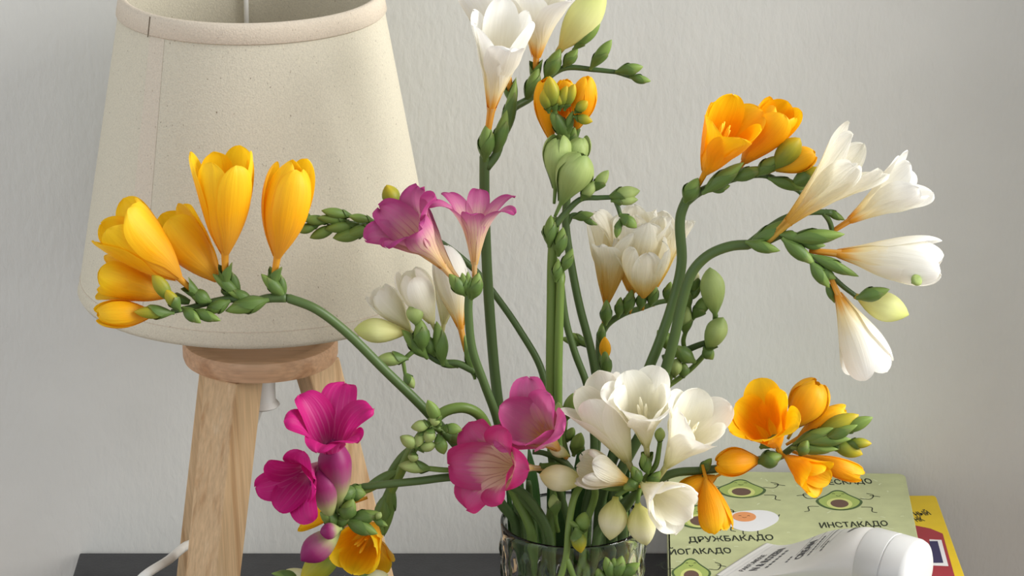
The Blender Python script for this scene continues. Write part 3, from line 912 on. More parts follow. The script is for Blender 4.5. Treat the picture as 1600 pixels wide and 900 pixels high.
def avocado(parent, c, w, h, z, flip=1, arms=True, face=True):
    """Drawn pear outline: skin, flesh, pale heart, stone, with stick limbs."""
    def pear(k, n=40):
        o = []
        for i in range(n):
            a = 2 * math.pi * i / n
            y = -math.cos(a)
            wid = 1.0 if y < -0.15 else 1.0 - 0.48 * smooth(-0.15, 0.75, y)
            o.append((c.x + k * w / 2 * math.sin(a) * float(wid), c.y - 0.0 + k * h / 2 * (y * 0.98 + 0.02)))
        return o
    g = link('avocado_drawing', mesh_from('avocado_drawing', [(x, y, z) for x, y in pear(1.0)], [tuple(range(40))], False), M['skin'], parent)
    def lay(k, dz, mat, pts=None):
        p = pts or pear(k)
        link('print_layer', mesh_from('print_layer', [(x, y, z + dz) for x, y in p], [tuple(range(len(p)))], False), M[mat], g)
    lay(0.88, 0.00006, 'flesh')
    def oval(rx, ry, oy, n=28):
        return [(c.x + rx * math.cos(2 * math.pi * i / n), c.y + oy + ry * math.sin(2 * math.pi * i / n)) for i in range(n)]
    lay(0, 0.00012, 'heart', oval(w * 0.27, h * 0.27, -h * 0.16))
    lay(0, 0.00018, 'stone', oval(w * 0.19, h * 0.19, -h * 0.16))
    if face:
        for sx in (-1, 1):
            stroke('print_stroke', g, [(c.x + sx * w * 0.10 - w * .03, c.y + h * 0.30), (c.x + sx * w * 0.10, c.y + h * 0.32), (c.x + sx * w * 0.10 + w * .03, c.y + h * 0.30)], 0.5, z + 0.0002, M['ink'])
        stroke('print_stroke', g, [(c.x - w * .05, c.y + h * 0.22), (c.x, c.y + h * 0.19), (c.x + w * .05, c.y + h * 0.22)], 0.5, z + 0.0002, M['ink'])
    if arms:
        for sx in (-1, 1):
            stroke('print_stroke', g, [(c.x + sx * w * 0.44, c.y + h * .10), (c.x + sx * w * 0.66, c.y + h * 0.08), (c.x + sx * w * 0.74, c.y + h * 0.28), (c.x + sx * w * 0.60, c.y + h * 0.36)], 0.8, z, M['ink'])
            stroke('print_stroke', g, [(c.x + sx * w * 0.66, c.y + h * .26), (c.x + sx * w * 0.88, c.y + h * 0.20)], 0.8, z, M['ink'])
            stroke('print_stroke', g, [(c.x + sx * w * 0.44, c.y - h * .30), (c.x + sx * w * 0.66, c.y - h * 0.32), (c.x + sx * w * 0.66, c.y - h * 0.52), (c.x + sx * w * 0.76, c.y - h * 0.56)], 0.8, z, M['ink'])
    return g

zt = GH + 0.0001
pxg = 1.0 / 2370.0
av = gl(1311, 782)
avocado(gbook, av, 0.0335, 0.038, zt)
avocado(gbook, gl(1158, 764), 0.036, 0.036, zt)
avocado(gbook, gl(1092, 808), 0.033, 0.044, zt)
avocado(gbook, gl(1080, 893), 0.027, 0.044, zt)
avocado(gbook, gl(1345, 848), 0.030, 0.038, zt, arms=False)
# fried egg
e = gl(1170, 813)
pts = []
for i in range(40):
    a = 2 * math.pi * i / 40
    k = 1 + 0.10 * math.sin(2 * a + 0.5) + 0.06 * math.sin(3 * a)
    pts.append((e.x + 0.0175 * k * math.cos(a) + 0.002, e.y + 0.0195 * k * math.sin(a)))
egg = decal('egg_drawing', gbook, pts, zt + 0.00012, M['eggw'])
yk = gl(1163, 808)
pts = [(yk.x + 0.0082 * math.cos(2 * math.pi * i / 30), yk.y + 0.0085 * math.sin(2 * math.pi * i / 30)) for i in range(30)]
decal('print_layer', egg, pts, zt + 0.0003, M['eggy'])
for sx in (-1, 1):
    stroke('print_stroke', egg, [(yk.x + sx * 0.003 - .001, yk.y + .001), (yk.x + sx * .003, yk.y + .0018), (yk.x + sx * .003 + .001, yk.y + .001)], 0.4, zt + 0.0004, M['ink'])
stroke('print_stroke', egg, [(yk.x - .0015, yk.y - .0012), (yk.x, yk.y - .002), (yk.x + .0015, yk.y - .0012)], 0.4, zt + 0.0004, M['ink'])
q0, q1, q2 = gl(1203, 810), gl(1213, 811), gl(1218, 804)
stroke('print_stroke', egg, [(p.x, p.y) for p in (q0, q1, q2)], 0.8, zt, M['ink'])
for px in (1161, 1184):
    a, b_ = gl(px, 829), gl(px + 1, 835)
    stroke('print_stroke', egg, [(a.x, a.y), (b_.x, b_.y), (b_.x + .002, b_.y)], 0.7, zt, M['ink'])
for body, px, py, span in (('ФИТНЕСКАДО', 1304, 754, 128), ('ИНСТАКАДО', 1334, 820, 113), ('ДРУЖБАКАДО', 1142, 842, 140), ('ЙОГАКАДО', 1094, 862, 100)):
    c = gl(px, py)
    sz = 0.0125
    vv, ff = text_arrays(body, sz, 0.0002)
    wd = max(v[0] for v in vv) - min(v[0] for v in vv)
    k = span * pxg / wd
    a_, b_ = gl(px - 50, py + 1.5), gl(px + 50, py - 1.5)
    lettering(gbook, body, c.x, c.y, sz, zt + 0.00005, math.atan2(b_.y - a_.y, b_.x - a_.x), 0.0004, 0.00022, k)
rnd = random.Random(4)
for k in range(60):
    x, y = rnd.uniform(-0.08, 0.082), rnd.uniform(-0.11, 0.112)
    a = rnd.uniform(0, 3.14); l = rnd.uniform(0.002, 0.0045)
    stroke('leaf_fleck', gbook, [(x, y), (x + l * math.cos(a) * .5, y + l * math.sin(a) * .5 + .0004), (x + l * math.cos(a), y + l * math.sin(a))], 0.9, GH + 0.00004, M['fleck'])

# print on the yellow book
zy = YHH + 0.0001
a_, b_, c_, d_ = yl(1452, 822), yl(1476, 834), yl(1520, 1000), yl(1400, 1000)
def poly(parent, name, pix, z, mat, f):
    pts = [(f(*p).x, f(*p).y) for p in pix]
    return link(name, mesh_from(name, [(x, y, z) for x, y in pts], [tuple(range(len(pts)))], False), M[mat], parent)
edge = yl(1475.5, 834)
poly(ybook, 'crimson_panel', [(1400, 815), (1454, 826), (1473, 834), (1491, 898), (1500, 930), (1400, 930)], zy, 'redcover', yl)
poly(ybook, 'picture_frame', [(1452, 843), (1471, 844), (1482, 885), (1458, 884)], zy + 0.0001, 'printw', yl)
poly(ybook, 'picture_print', [(1452, 846), (1465, 846), (1474, 880), (1458, 880)], zy + 0.0002, 'navy', yl)
for body, px, py, sp_ in (('НЫЙ', 1441, 803, 27), ('НК', 1436, 812, 15)):
    c = yl(px, py)
    vv, ff = text_arrays(body, 0.0105, 0.0004)
    wd = max(v[0] for v in vv) - min(v[0] for v in vv)
    lettering(ybook, body, c.x, c.y, 0.0105, zy, 0.30, 0.0, 0.0004, sp_ * pxg / wd, 'ink')

# ------------------------------------------------------------------ hand cream tube
def cream_mat():
    m = simple('white_tube', (222, 220, 216), 0.38, 0.5)
    return m
M['tube'] = cream_mat()
M['cap'] = simple('white_cap', (208, 208, 206), 0.3, 0.5)
M['print'] = simple('grey_print', (92, 92, 94), 0.6, 0.2)
far = Q(1198, 846, ZG + 0.002)
AX = math.radians(-35.0)
ax = Vector((math.cos(AX), math.sin(AX), 0)); cr = Vector((-math.sin(AX), math.cos(AX), 0))   # along the tube, across it (away from camera)
HWC, RT = 0.0330, 0.0228
org = far - cr * HWC; org.z = ZG + 0.0003
tube = empty('cream_tube', org, 'white squeeze tube of hand cream lying on the sage green book', 'tube')
tube.rotation_euler = (0, 0, AX)
LT, LC = 0.099, 0.036
def section(t):
    k = smooth(0.04, 1.0, t)
    hw = HWC + (RT - HWC) * float(smooth(0.1, 1, t))
    hh = 0.0007 + (RT - 0.0007) * (float(k) ** 0.85)
    return hw, hh
def tsurf(x, ang, off=0.0):
    """Tube skin: round at the shoulder, squeezed towards the crimp so that the far edge stands up as a ridge."""
    t = min(max(x / LT, 0), 1)
    hw, hh = section(t)
    c, sn = math.cos(ang), math.sin(ang)
    d = 0.85 * float(smooth(0.0, 0.12, t)) * (1 - float(smooth(0.45, 0.95, t)))
    if sn > 0:
        g = ((c + 1) / 2) ** 1.5 * (1 - abs(c) ** 9) ** 0.5
        up = sn * (1 - d) + 1.25 * g * d
    else:
        up = sn
    return (x, (hw + off) * c, hh + (hh + off) * up + (off if sn > 0 else 0))
nx, na = 40, 48
vs_ = []
xs = [0.0] + list(np.linspace(0.0015, LT, nx - 1))
for x in xs:
    for k in range(na):
        vs_.append(tsurf(x, 2 * math.pi * k / na))
fs = grid_faces(nx, na, True) + [tuple(range(na - 1, -1, -1)), tuple(range((nx - 1) * na, nx * na))]
link('tube_body', mesh_from('tube_body', vs_, fs), M['tube'], tube)
# crimp ridge lines
for x in (0.004, 0.007):
    vv = [tsurf(x + dx, a, 0.0002) for dx in (0, 0.0006) for a in np.linspace(0.25, math.pi - 0.25, 20)]
    link('crimp_line', mesh_from('crimp_line', vv, grid_faces(2, 20)), M['cap'], tube)
rc = RT + 0.0004
cprof = [(RT - 0.003, LT - 0.002), (rc - 0.0004, LT - 0.0015), (rc, LT - 0.0005), (rc, LT + 0.0165), (rc - 0.0007, LT + 0.0168), (rc - 0.0007, LT + 0.0176), (rc, LT + 0.018), (rc - 0.0003, LT + LC - 0.005), (rc - 0.0014, LT + LC - 0.002), (rc - 0.0042, LT + LC - 0.0002), (rc - 0.009, LT + LC), (rc - 0.016, LT + LC + 0.0003)]
cap = link('screw_cap', auto_smooth(revolve('screw_cap', cprof, 64), 50), M['cap'], tube)
cap.rotation_euler = (0, math.pi / 2, 0); cap.location = (0, 0, rc)

def tube_print(name, body, x, b, size, bold=0.0001, sx=1.0, mat='print', rot=0.0):
    """Text whose line runs across the tube; b is the arc distance from the crest, positive away from the camera."""
    vv, ff = text_arrays(body, size, bold)
    out = []
    for u, w, _ in vv:
        xx = x - w
        bb = b + u * sx
        t = min(max(xx / LT, 0), 1)
        hw, hh = section(t)
        ang = math.acos(max(-0.99, min(0.99, bb / hw)))
        out.append(tsurf(xx, ang, 0.00015))
    return link(name, mesh_from(name, out, ff, False), M[mat], tube)
tube_print('printed_word', 'PARFUMERIE', 0.0120, -0.005, 0.0056, 0.00005, 1.0)
tube_print('printed_word', 'N & ROZEN', 0.0205, 0.000, 0.0086, 0.00030, 0.85)
tube_print('printed_word', 'CREAM', 0.0490, 0.001, 0.0078, 0.0003, 0.9)
def tube_line(x, b0, b1, w):
    vv = []
    for dx in (0, w):
        for b in np.linspace(b0, b1, 14):
            t = (x + dx) / LT; hw, hh = section(t)
            ang = math.acos(max(-0.99, min(0.99, b / hw)))
            vv.append(tsurf(x + dx, ang, 0.00015))
    link('printed_line', mesh_from('printed_line', vv, grid_faces(2, 14)), M['print'], tube)
for q in range(7):                  # small print too fine to read
    tube_line(0.0275, -0.016 + q * 0.0042, -0.0135 + q * 0.0042, 0.0022)
for x0, b0, n_ in ((0.0405, -0.012, 3), (0.0560, -0.010, 8), (0.0665, -0.012, 4)):
    for q in range(n_):
        tube_line(x0, b0 + q * 0.003, b0 + q * 0.003 + 0.002, 0.0016)
tube_line(0.0440, -0.004, 0.022, 0.0003)
tube_line(0.0530, -0.006, 0.022, 0.0003)
tube_line(0.0600, -0.006, 0.022, 0.0003)
tube_line(0.0635, -0.006, 0.021, 0.0007)
tube_line(0.0700, -0.006, 0.020, 0.0003)
# grey pennant mark near the shoulder
vv = []
for b in np.linspace(-0.001, 0.0215, 16):
    q = (b + 0.001) / 0.0225
    for dx in (-1, 1):
        x = 0.0815 + 0.0015 * math.sin(q * 5) + dx * 0.0014 * (0.5 + 0.8 * abs(math.sin(q * 3.2 + .3)))
        hw, hh = section(x / LT)
        ang = math.acos(max(-0.99, min(0.99, b / hw)))
        vv.append(tsurf(x, ang, 0.00015))
link('printed_mark', mesh_from('printed_mark', vv, grid_faces(16, 2)), M['print'], tube)
# ------------------------------------------------------------------ the freesias
G = 'cut freesia stems in the glass vase'

# --- yellow spray in front of the lamp shade
s = Spray('yellow freesia spray bending over in front of the linen lamp shade', [(445, 464, -5), (492, 482, -5), (540, 518, -4.5), (600, 577, -4), (667, 643, -3.4), (735, 722, -2.4), (785, 790, -1.6)], (197, 0.0385), (20, 0.030), (2.9, 3.5), group=G)
s.twig([(447, 465, -5), (420, 466, -5), (395, 471, -5), (362, 467, -5), (330, 472, -5), (300, 480, -5), (268, 487, -5)], 3.2, 1.6)
s.flower('yellow', (427, 438, -5), (459, 256, -5), 0.12, 1.0, 15, 0.17, 0.006, -0.0, bract=0.19, brad=0.05)
s.flower('yellow', (352, 434, -5), (350, 243, -5.4), 0.40, 1.05, 25, 0.165, 0.008, bract=0.19, brad=0.05)
s.flower('yellow', (362, 462, -4.4), (258, 340, -3.6), 0.36, 1.15, 0, 0.21, 0.012, bract=0.20)
s.flower('yellow', (304, 457, -5.2), (180, 340, -6.4), 0.50, 1.22, 30, 0.22, 0.014, bract=0.20, jit=.14)
s.flower('yellow', (290, 470, -4.6), (160, 425, -4.8), 0.40, 1.15, 0, 0.22, 0.014, bract=0.2)
s.flower('yellow', (262, 490, -5.5), (150, 491, -6.4), 0.0, 1.02, 10, 0.17, 0.0, bract=0.0)
s.bud('oliv', (270, 474, -6.2), (238, 427, -6.4), 23, 0.0)
s.bud('oliv', (282, 486, -6.4), (258, 452, -6.6), 19, 0.55)
s.bud('oliv', (272, 489, -6.4), (209, 487, -6.8), 20, 0.6)
s.bract((300, 485, -5.8), (345, 501, -6.2), 17)
s.bract((285, 480, -6), (314, 505, -6.4), 18)
s.bract((420, 468, -5.2), (352, 486, -5.4), 26)
s.bract((360, 470, -5.3), (318, 490, -5.4), 20)
s.bract((395, 468, -5.0), (355, 455, -5.2), 16)
s.bract((330, 472, -5.2), (294, 455, -5.2), 22)
s.bract((445, 464, -5.0), (408, 428, -5.2), 19)
s.bract((445, 464, -4.8), (434, 424, -4.8), 14)
s.bract((375, 462, -4.9), (332, 428, -5.0), 18)
s.bract((375, 462, -4.7), (356, 418, -4.7), 14)

# --- tall white spray
s = Spray('tall white freesia spray rising above all others with orange-based trumpets', [(757, 238, 2), (757, 300, 2), (760, 400, 1.8), (766, 500, 1.5), (775, 600, 1.0), (788, 690, 0.6), (806, 770, 0.3)], (176, 0.034), (330, 0.028), (3.2, 3.5), group=G)
s.twig([(760, 262, 2.0), (776, 240, 2.2), (785, 210, 2.8), (800, 172, 3.7), (830, 152, 4.6), (858, 120, 4.8), (884, 106, 4.8), (930, 109, 4.8), (966, 113, 4.8)], 3.0, 1.5)
s.flower('white', (762, 208, 1.6), (790, 26, -0.6), 0.62, 0.86, 10, 0.15, 0.016, bract=0.0, stamen=None, opens=[.8, .5, .45, .5, .55, .62])
s.flower('white', (800, 150, 4.3), (758, -40, 4.2), 0.46, 1.1, 40, 0.2, 0.014, bract=0.2)
s.flower('white', (836, 118, 4.8), (846, -34, 3.3), 0.56, 1.25, 35, 0.21, 0.016, bract=0.24)
s.bud('lime', (872, 82, 4.8), (946, -22, 4.4), 54, 0.0)
s.bract((757, 252, 1.8), (762, 192, 1.4), 25)
s.bract((772, 246, 2.2), (792, 172, 2.0), 22)
s.bract((786, 222, 2.7), (806, 126, 3.8), 20)
s.bract((822, 158, 4.4), (842, 104, 4.4), 22)
s.bract((852, 124, 4.6), (876, 76, 4.5), 24)
s.bract((880, 104, 4.6), (903, 76, 4.4), 18)
s.bud('darkbud', (896, 78, 4.5), (938, 34, 4.2), 20, 0.3)
s.bud('darkbud', (922, 108, 4.6), (956, 62, 4.4), 19, 0.6)
s.bud('darkbud', (962, 112, 4.6), (1005, 104, 4.4), 18, 0.7)
s.twig([(960, 112, 4.7), (978, 118, 4.7), (990, 122, 4.7)], 1.4, 1.2)
s.bract((984, 120, 4.6), (1017, 127, 4.4), 14)

# --- small yellow spray behind the green buds
s = Spray('short golden freesia spray with olive tips standing above pale green buds', [(884, 236, 3), (886, 300, 3), (884, 350, 3), (893, 415, 2.8), (906, 480, 2.5), (924, 550, 2.2), (934, 620, 1.8), (930, 720, 1.2)], (60, 0.020), (235, 0.022), (2.4, 3.2), group=G)
s.twig([(884, 240, 3), (886, 215, 2.7), (880, 185, 2.4)], 2.0, 1.4)
s.flower('orange', (862, 240, 2.6), (852, 124, 2.0), 0.05, 0.85, 0, 0.17, 0.004, bract=0.0)
s.flower('orange', (896, 222, 2.4), (919, 121, 1.8), 0.0, 0.95, 0, 0.17, 0.0, bract=0.3)
s.flower('orange', (874, 226, 3.4), (886, 125, 3.4), 0.1, 0.8, 0, 0.17, 0.0, bract=0.25)
for b, t, w in [((868, 176), (858, 119), 26), ((858, 176), (850, 139), 20), ((874, 172), (886, 134), 18), ((882, 172), (898, 131), 18), ((876, 168), (872, 146), 17),
                ((898, 176), (918, 158), 17), ((896, 182), (926, 190), 16)]:
    s.bud('oliv', (b[0], b[1], 1.4), (t[0], t[1], 1.0), w, 0.3)
s.bract((890, 222, 1.9), (858, 168, 1.6), 22)
s.bract((876, 226, 2.0), (896, 172, 1.6), 16)
s.bract((888, 236, 2.2), (898, 198, 2.0), 18)
s.bract((858, 248, 2.2), (858, 226, 2.2), 16)
s.twig([(886, 350, 3), (895, 336, 3), (912, 338, 3)], 1.8, 1.4)
s.bract((895, 340, 2.9), (928, 334, 2.8), 15)
s.bract((908, 340, 2.9), (934, 352, 2.8), 9)

# --- pale green bud spray
s = Spray('upright freesia stem crowned by fat pale green closed buds', [(868, 340, -0.4), (863, 400, -0.4), (862, 480, -0.4), (861, 580, -0.5), (862, 680, -0.7), (868, 770, -0.8)], (228, 0.022), (60, 0.020), (3.0, 4.2), 'stemlt', group=G)
s.twig([(868, 352, -0.6), (884, 332, -0.6), (908, 311, -0.8), (935, 309, -1), (962, 308, -1)], 2.2, 1.5)
s.flower('greenbud', (868, 336, -0.6), (912, 240, -1.4), 0.0, 1.35, 20, 0.23, 0.0, bract=0.0, name='bud', tip=1.9)
s.flower('greenbud', (866, 316, -0.1), (874, 212, -0.2), 0.0, 1.2, 0, 0.2, 0.0, bract=0.0, name='bud', tip=1.9)
s.flower('greenbud', (886, 290, 0.2), (909, 214, 0.2), 0.0, 1.3, 0, 0.2, 0.0, bract=0.0, name='bud', tip=1.9)
s.bud('greenbud', (908, 312, -0.9), (930, 283, -1.2), 20, 0.4)
s.bud('greenbud', (926, 300, -0.9), (951, 266, -1.2), 18, 0.55)
s.bud('greenbud', (950, 308, -1), (1000, 298, -1.4), 22, 0.55)
s.bud('greenbud', (955, 314, -1.2), (997, 312, -1.6), 16, 0.4)
s.twig([(960, 310, -1), (966, 325, -1.2), (970, 338, -1.2)], 1.5, 1.3)
s.bud('darkbud', (968, 334, -1.3), (995, 356, -1.6), 18, 0.5)
s.bud('darkbud', (969, 342, -1.3), (963, 372, -1.5), 12, 0.5)
s.bract((858, 386, -0.7), (861, 336, -0.7), 21, 'bract')
s.bract((868, 440, -1.0), (873, 405, -1.1), 16)
s.bract((878, 425, -0.9), (895, 388, -1.1), 17)
s.bract((872, 400, -0.8), (880, 355, -0.9), 20)
s.twig([(876, 428, -0.8), (874, 500, -0.8), (872, 580, -0.8), (872, 680, -0.9), (874, 760, -0.9)], 2.6, 3.0, 'stemlt')
s.bract((852, 372, -0.3), (850, 352, -0.3), 9)

# --- pink spray
s = Spray('mauve pink freesia spray with flared trumpets beside the lamp shade', [(733, 455, -2.4), (732, 490, -2.4), (738, 545, -2.3), (756, 598, -2.1), (775, 650, -2.0), (792, 720, -1.6), (812, 778, -1.2)], (212, 0.034), (40, 0.030), (2.6, 3.3), group=G)
s.flower('pink', (741, 440, -2.4), (744, 300, -2.6), 0.86, 1.0, 50, 0.135, 0.022, bract=0.0, stamen=None, jit=.08)
s.flower('pink', (712, 440, -2.6), (619, 330, -5.2), 0.76, 0.86, 10, 0.18, 0.045, bract=0.0, stamen=None, jit=.12)
s.flower('pink', (722, 444, -2.4), (642, 336, -1.7), 0.42, 0.85, 10, 0.15, 0.025, bract=0.0)
s.twig([(733, 466, -2.4), (726, 452, -2.4), (712, 438, -2.6)], 2.0, 1.8)
s.twig([(734, 466, -2.4), (738, 452, -2.4), (741, 440, -2.4)], 2.0, 1.8)
for b, t, w in [((728, 462), (702, 428), 22), ((730, 460), (722, 426), 16), ((733, 466), (731, 424), 14), ((738, 466), (748, 426), 22), ((736, 468), (752, 434), 18)]:
    s.bract((b[0], b[1], -2.9), (t[0], t[1], -3.1), w)

# --- green bud row behind the pink flowers
s = Spray('green freesia stem tipped by a double row of slim buds before the lamp shade', [(588, 352, -0.5), (640, 358, 0.6), (690, 380, 2.6), (740, 420, 3.1), (770, 456, 3.0), (812, 516, 2.5), (846, 578, 2.0), (860, 660, 1.4), (872, 750, 0.4)], (140, 0.018), (300, 0.030), (1.8, 3.2), group=G)
s.twig([(590, 352, -0.6), (560, 350, -1.2), (520, 346, -1.6), (480, 343, -1.8)], 2.0, 1.2)
for b, t, w in [((585, 352), (540, 368), 18), ((575, 362), (520, 372), 22), ((560, 350), (508, 358), 18), ((545, 345), (496, 340), 15), ((530, 352), (484, 372), 18), ((552, 338), (502, 329), 16),
                ((520, 346), (472, 342), 16), ((500, 350), (464, 362), 16), ((490, 344), (454, 328), 15), ((585, 345), (545, 338), 14)]:
    s.bud('darkbud', (b[0], b[1], -1.8), (t[0], t[1], -2.4), w, 0.35)
s.bud('oliv', (620, 328, -0.6), (604, 289, -0.8), 28, 0.0)
s.twig([(640, 358, 0.6), (628, 342, 0.0), (619, 326, -0.5)], 1.8, 1.5)

# --- white spray below the pink one
s = Spray('white freesia spray with half-closed cups and a cream bud under mauve blooms', [(722, 570, -1.2), (745, 582, -1.2), (764, 618, -1.2), (786, 680, -1.0), (808, 760, -0.4)], (172, 0.026), (350, 0.020), (2.0, 3.0), group=G)
s.twig([(742, 580, -1.2), (715, 568, -1.2), (690, 566, -1.2), (668, 553, -1.2), (648, 535, -1.2), (636, 520, -1.2)], 2.6, 1.8)
s.flower('ivory', (684, 524, -1.2), (640, 426, -2.0), 0.12, 1.2, 10, 0.21, 0.006, bract=0.0)
s.flower('ivory', (652, 530, -0.8), (590, 454, -0.6), 0.22, 1.15, 10, 0.22, 0.008, bract=0.0)
s.flower('white', (727, 546, -0.9), (694, 386, 0.4), 0.02, 0.92, 0, 0.16, 0.006, bract=0.0)
s.flower('ivory', (690, 530, 0.0), (705, 410, 1.4), 0.25, 1.0, 0, 0.18, 0.01, bract=0.0)
s.twig([(694, 566, -1.2), (692, 548, -0.6), (690, 528, 0.0)], 1.7, 1.5)
s.bud('lime', (640, 520, -1.6), (553, 515, -2.0), 39, 0.0, fat=0.62)
s.bract((668, 560, -1.7), (628, 515, -1.9), 22)
s.bract((660, 548, -2.0), (656, 498, -2.2), 26)
s.bud('greenbud', (651, 510, -2.1), (646, 474, -2.2), 27, 0.0, fat=0.6)
s.bract((692, 570, -1.5), (682, 502, -1.5), 24)
s.bract((680, 556, -1.4), (662, 522, -1.4), 22)
s.bract((742, 592, -1.2), (725, 522, -0.8), 16)
s.bract((716, 574, -1.2), (672, 560, -1.2), 12)
s.twig([(655, 543, -1.8), (642, 552, -2), (632, 561, -2)], 1.7, 1.5, 'stemlt')
s.bud('greenbud', (638, 560, -2.1), (587, 562, -2.3), 22, 0.45)
s.twig([(630, 565, -2.1), (632, 578, -2.1), (634, 590, -2.1)], 1.3, 1.1, 'stemlt')
s.bud('greenbud', (632, 582, -2.1), (647, 607, -2.2), 16, 0.6)

# --- golden spray upper right
s = Spray('golden orange freesia spray arching over the large white trumpets', [(1080, 296, 1), (1063, 340, 1), (1065, 410, 1), (1052, 470, 0.9), (1032, 530, 0.7), (1012, 580, 0.6), (985, 650, 0.4), (950, 740, 0.2)], (18, 0.018), (200, 0.034), (3.2, 3.6), group=G)
s.twig([(1070, 318, 1), (1090, 302, 0.8), (1120, 288, 0.8), (1160, 276, 0.8), (1195, 274, 0.8), (1225, 287, 0.8), (1250, 300, 1), (1262, 318, 1.2)], 2.8, 1.4)
s.flower('orange', (1090, 292, 0.9), (1149, 180, -1.8), 0.50, 1.12, 25, 0.21, 0.014, bract=0.0, stamen='stamen_y')
s.flower('orange', (1146, 274, 1.4), (1226, 170, 0.2), 0.30, 1.12, 10, 0.22, 0.012, bract=0.0)
s.flower('ybud', (1196, 272, 0.6), (1272, 238, 0.2), 0.0, 1.25, 0, 0.2, 0.0, bract=0.0, name='bud')
s.bud('oliv', (1206, 266, 0.0), (1250, 216, -0.4), 36, 0.0, fat=0.62)
s.bud('oliv', (1236, 288, 0.4), (1287, 264, 0.2), 26, 0.6)
s.bract((1070, 316, 0.6), (1091, 278, 0.4), 26)
s.bract((1098, 302, 0.2), (1162, 254, -0.2), 24)
s.bract((1110, 298, 0.4), (1141, 290, 0.2), 14)
s.bract((1140, 280, 0.4), (1196, 262, 0.0), 20)
s.bract((1182, 274, 0.2), (1216, 244, -0.2), 22)
s.bract((1200, 278, 0.4), (1262, 296, 0.4), 18)

# --- big white spray right
s = Spray('large white freesia spray leaning out over the stacked books', [(1176, 382, -1), (1140, 385, -1), (1105, 400, -0.8), (1080, 428, -0.6), (1065, 475, -0.4), (1053, 530, -0.3), (1036, 590, -0.2), (1010, 660, -0.2), (965, 750, -0.4)], (350, 0.026), (160, 0.034), (3.2, 3.8), group=G)
s.twig([(1170, 382, -1), (1195, 362, -1), (1225, 342, -0.8), (1260, 332, -0.4), (1300, 332, -0.2)], 2.8, 1.8)
s.twig([(1165, 382, -1), (1195, 378, -1), (1225, 368, -1.2), (1250, 392, -1.2), (1275, 412, -1.4), (1300, 432, -1.4)], 2.8, 1.6)
s.flower('wilt', (1196, 380, -1.4), (1352, 234, -2.4), 0.50, 0.86, 10, 0.125, 0.03, bract=0.0, tip=1.6, jit=.2)
s.flower('white', (1300, 362, 0.4), (1436, 276, -0.4), 0.58, 1.05, 20, 0.19, 0.012, bract=0.0, opens=[.45, .4, .6, .9, .5, .4])
s.flower('white', (1268, 392, -1.2), (1466, 412, -2.2), 0.20, 0.98, 20, 0.18, 0.008, bract=0.0)
s.flower('white', (1296, 430, -1.6), (1362, 576, -2.2), 0.36, 1.10, 20, 0.18, 0.008, bract=0.0)
s.twig([(1298, 430, -1.4), (1318, 448, -1.1), (1338, 463, -0.9)], 1.7, 1.5)
s.twig([(1286, 332, -0.3), (1296, 346, 0.1), (1301, 364, 0.4)], 1.8, 1.6)
s.bud('lime', (1335, 462, -0.9), (1420, 492, -0.9), 46, 0.0)
s.bud('greenbud', (1425, 442, -3.4), (1438, 434, -3.8), 19, 0.0)
s.bract((1165, 378, -1.6), (1219, 392, -2.0), 19)
s.bract((1170, 382, -1.2), (1242, 342, -1.2), 24)
s.bract((1230, 372, -1.8), (1320, 366, -2.0), 24)
s.bract((1218, 366, -1.6), (1260, 372, -1.8), 16)
s.bract((1222, 372, -1.8), (1274, 414, -2.0), 22)
s.bract((1266, 398, -1.8), (1342, 432, -2.2), 18)
s.bract((1250, 380, -1.6), (1290, 384, -1.6), 15)
s.bract((1266, 408, -2.0), (1296, 450, -2.2), 20)
s.bract((1276, 418, -1.8), (1306, 436, -2.0), 18)
s.bract((1292, 440, -1.4), (1304, 474, -1.4), 12)
s.bract((1338, 466, -2.6), (1390, 452, -2.8), 22)
s.bract((1290, 328, 0.2), (1320, 344, 0.2), 12)

# --- faded white spray at the back
s = Spray('faded white freesia spray with crumpled yellow-based flowers over a comb of bracts', [(938, 520, 5), (936, 560, 4.8), (934, 620, 4.2), (930, 700, 3.4), (922, 770, 2.8)], (72, 0.032), (262, 0.030), (2.6, 3.2), group=G)
s.twig([(938, 525, 5), (950, 506, 5), (975, 490, 5), (1000, 482, 5.2), (1030, 472, 5.4), (1062, 468, 5.6)], 2.4, 1.5)
s.flower('fade', (944, 502, 5), (962, 346, 4.0), 0.60, 0.95, 40, 0.15, 0.03, bract=0.0, jit=.2, urn=.4)
s.flower('fade', (984, 486, 5), (998, 334, 4.4), 0.46, 1.2, 20, 0.2, 0.05, bract=0.0, jit=.2, urn=.8)
s.flower('fade', (1020, 476, 5.4), (1034, 338, 6.2), 0.44, 1.2, 0, 0.2, 0.05, bract=0.0, jit=.2, urn=.8)
s.flower('fade', (1004, 482, 4.2), (1008, 384, 2.6), 0.30, 1.5, 10, 0.22, 0.05, bract=0.0, jit=.2, urn=.8)
for b, t, w in [((946, 508), (948, 468), 19), ((966, 496), (970, 464), 15), ((978, 490), (988, 452), 19), ((1000, 484), (1004, 452), 16), ((1016, 478), (1024, 444), 19), ((1042, 472), (1048, 440), 18)]:
    s.bract((b[0], b[1], 4.2), (t[0], t[1], 4.0), w)
s.bract((938, 540, 4.4), (941, 504, 4.3), 14)
s.twig([(938, 610, 4.2), (945, 592, 3.6), (946, 575, 3.4)], 1.8, 1.6)
s.bud('ybud', (946, 566, 3.4), (945, 526, 3.2), 19, 0.0)
s.bract((948, 592, 3.2), (945, 546, 3.0), 19)
s.twig([(924, 542, 4.4), (905, 536, 3.8), (892, 532, 3.6)], 1.6, 1.4)
s.bract((912, 538, 3.6), (876, 528, 3.4), 14)
s.bract((916, 540, 3.6), (892, 520, 3.4), 14)

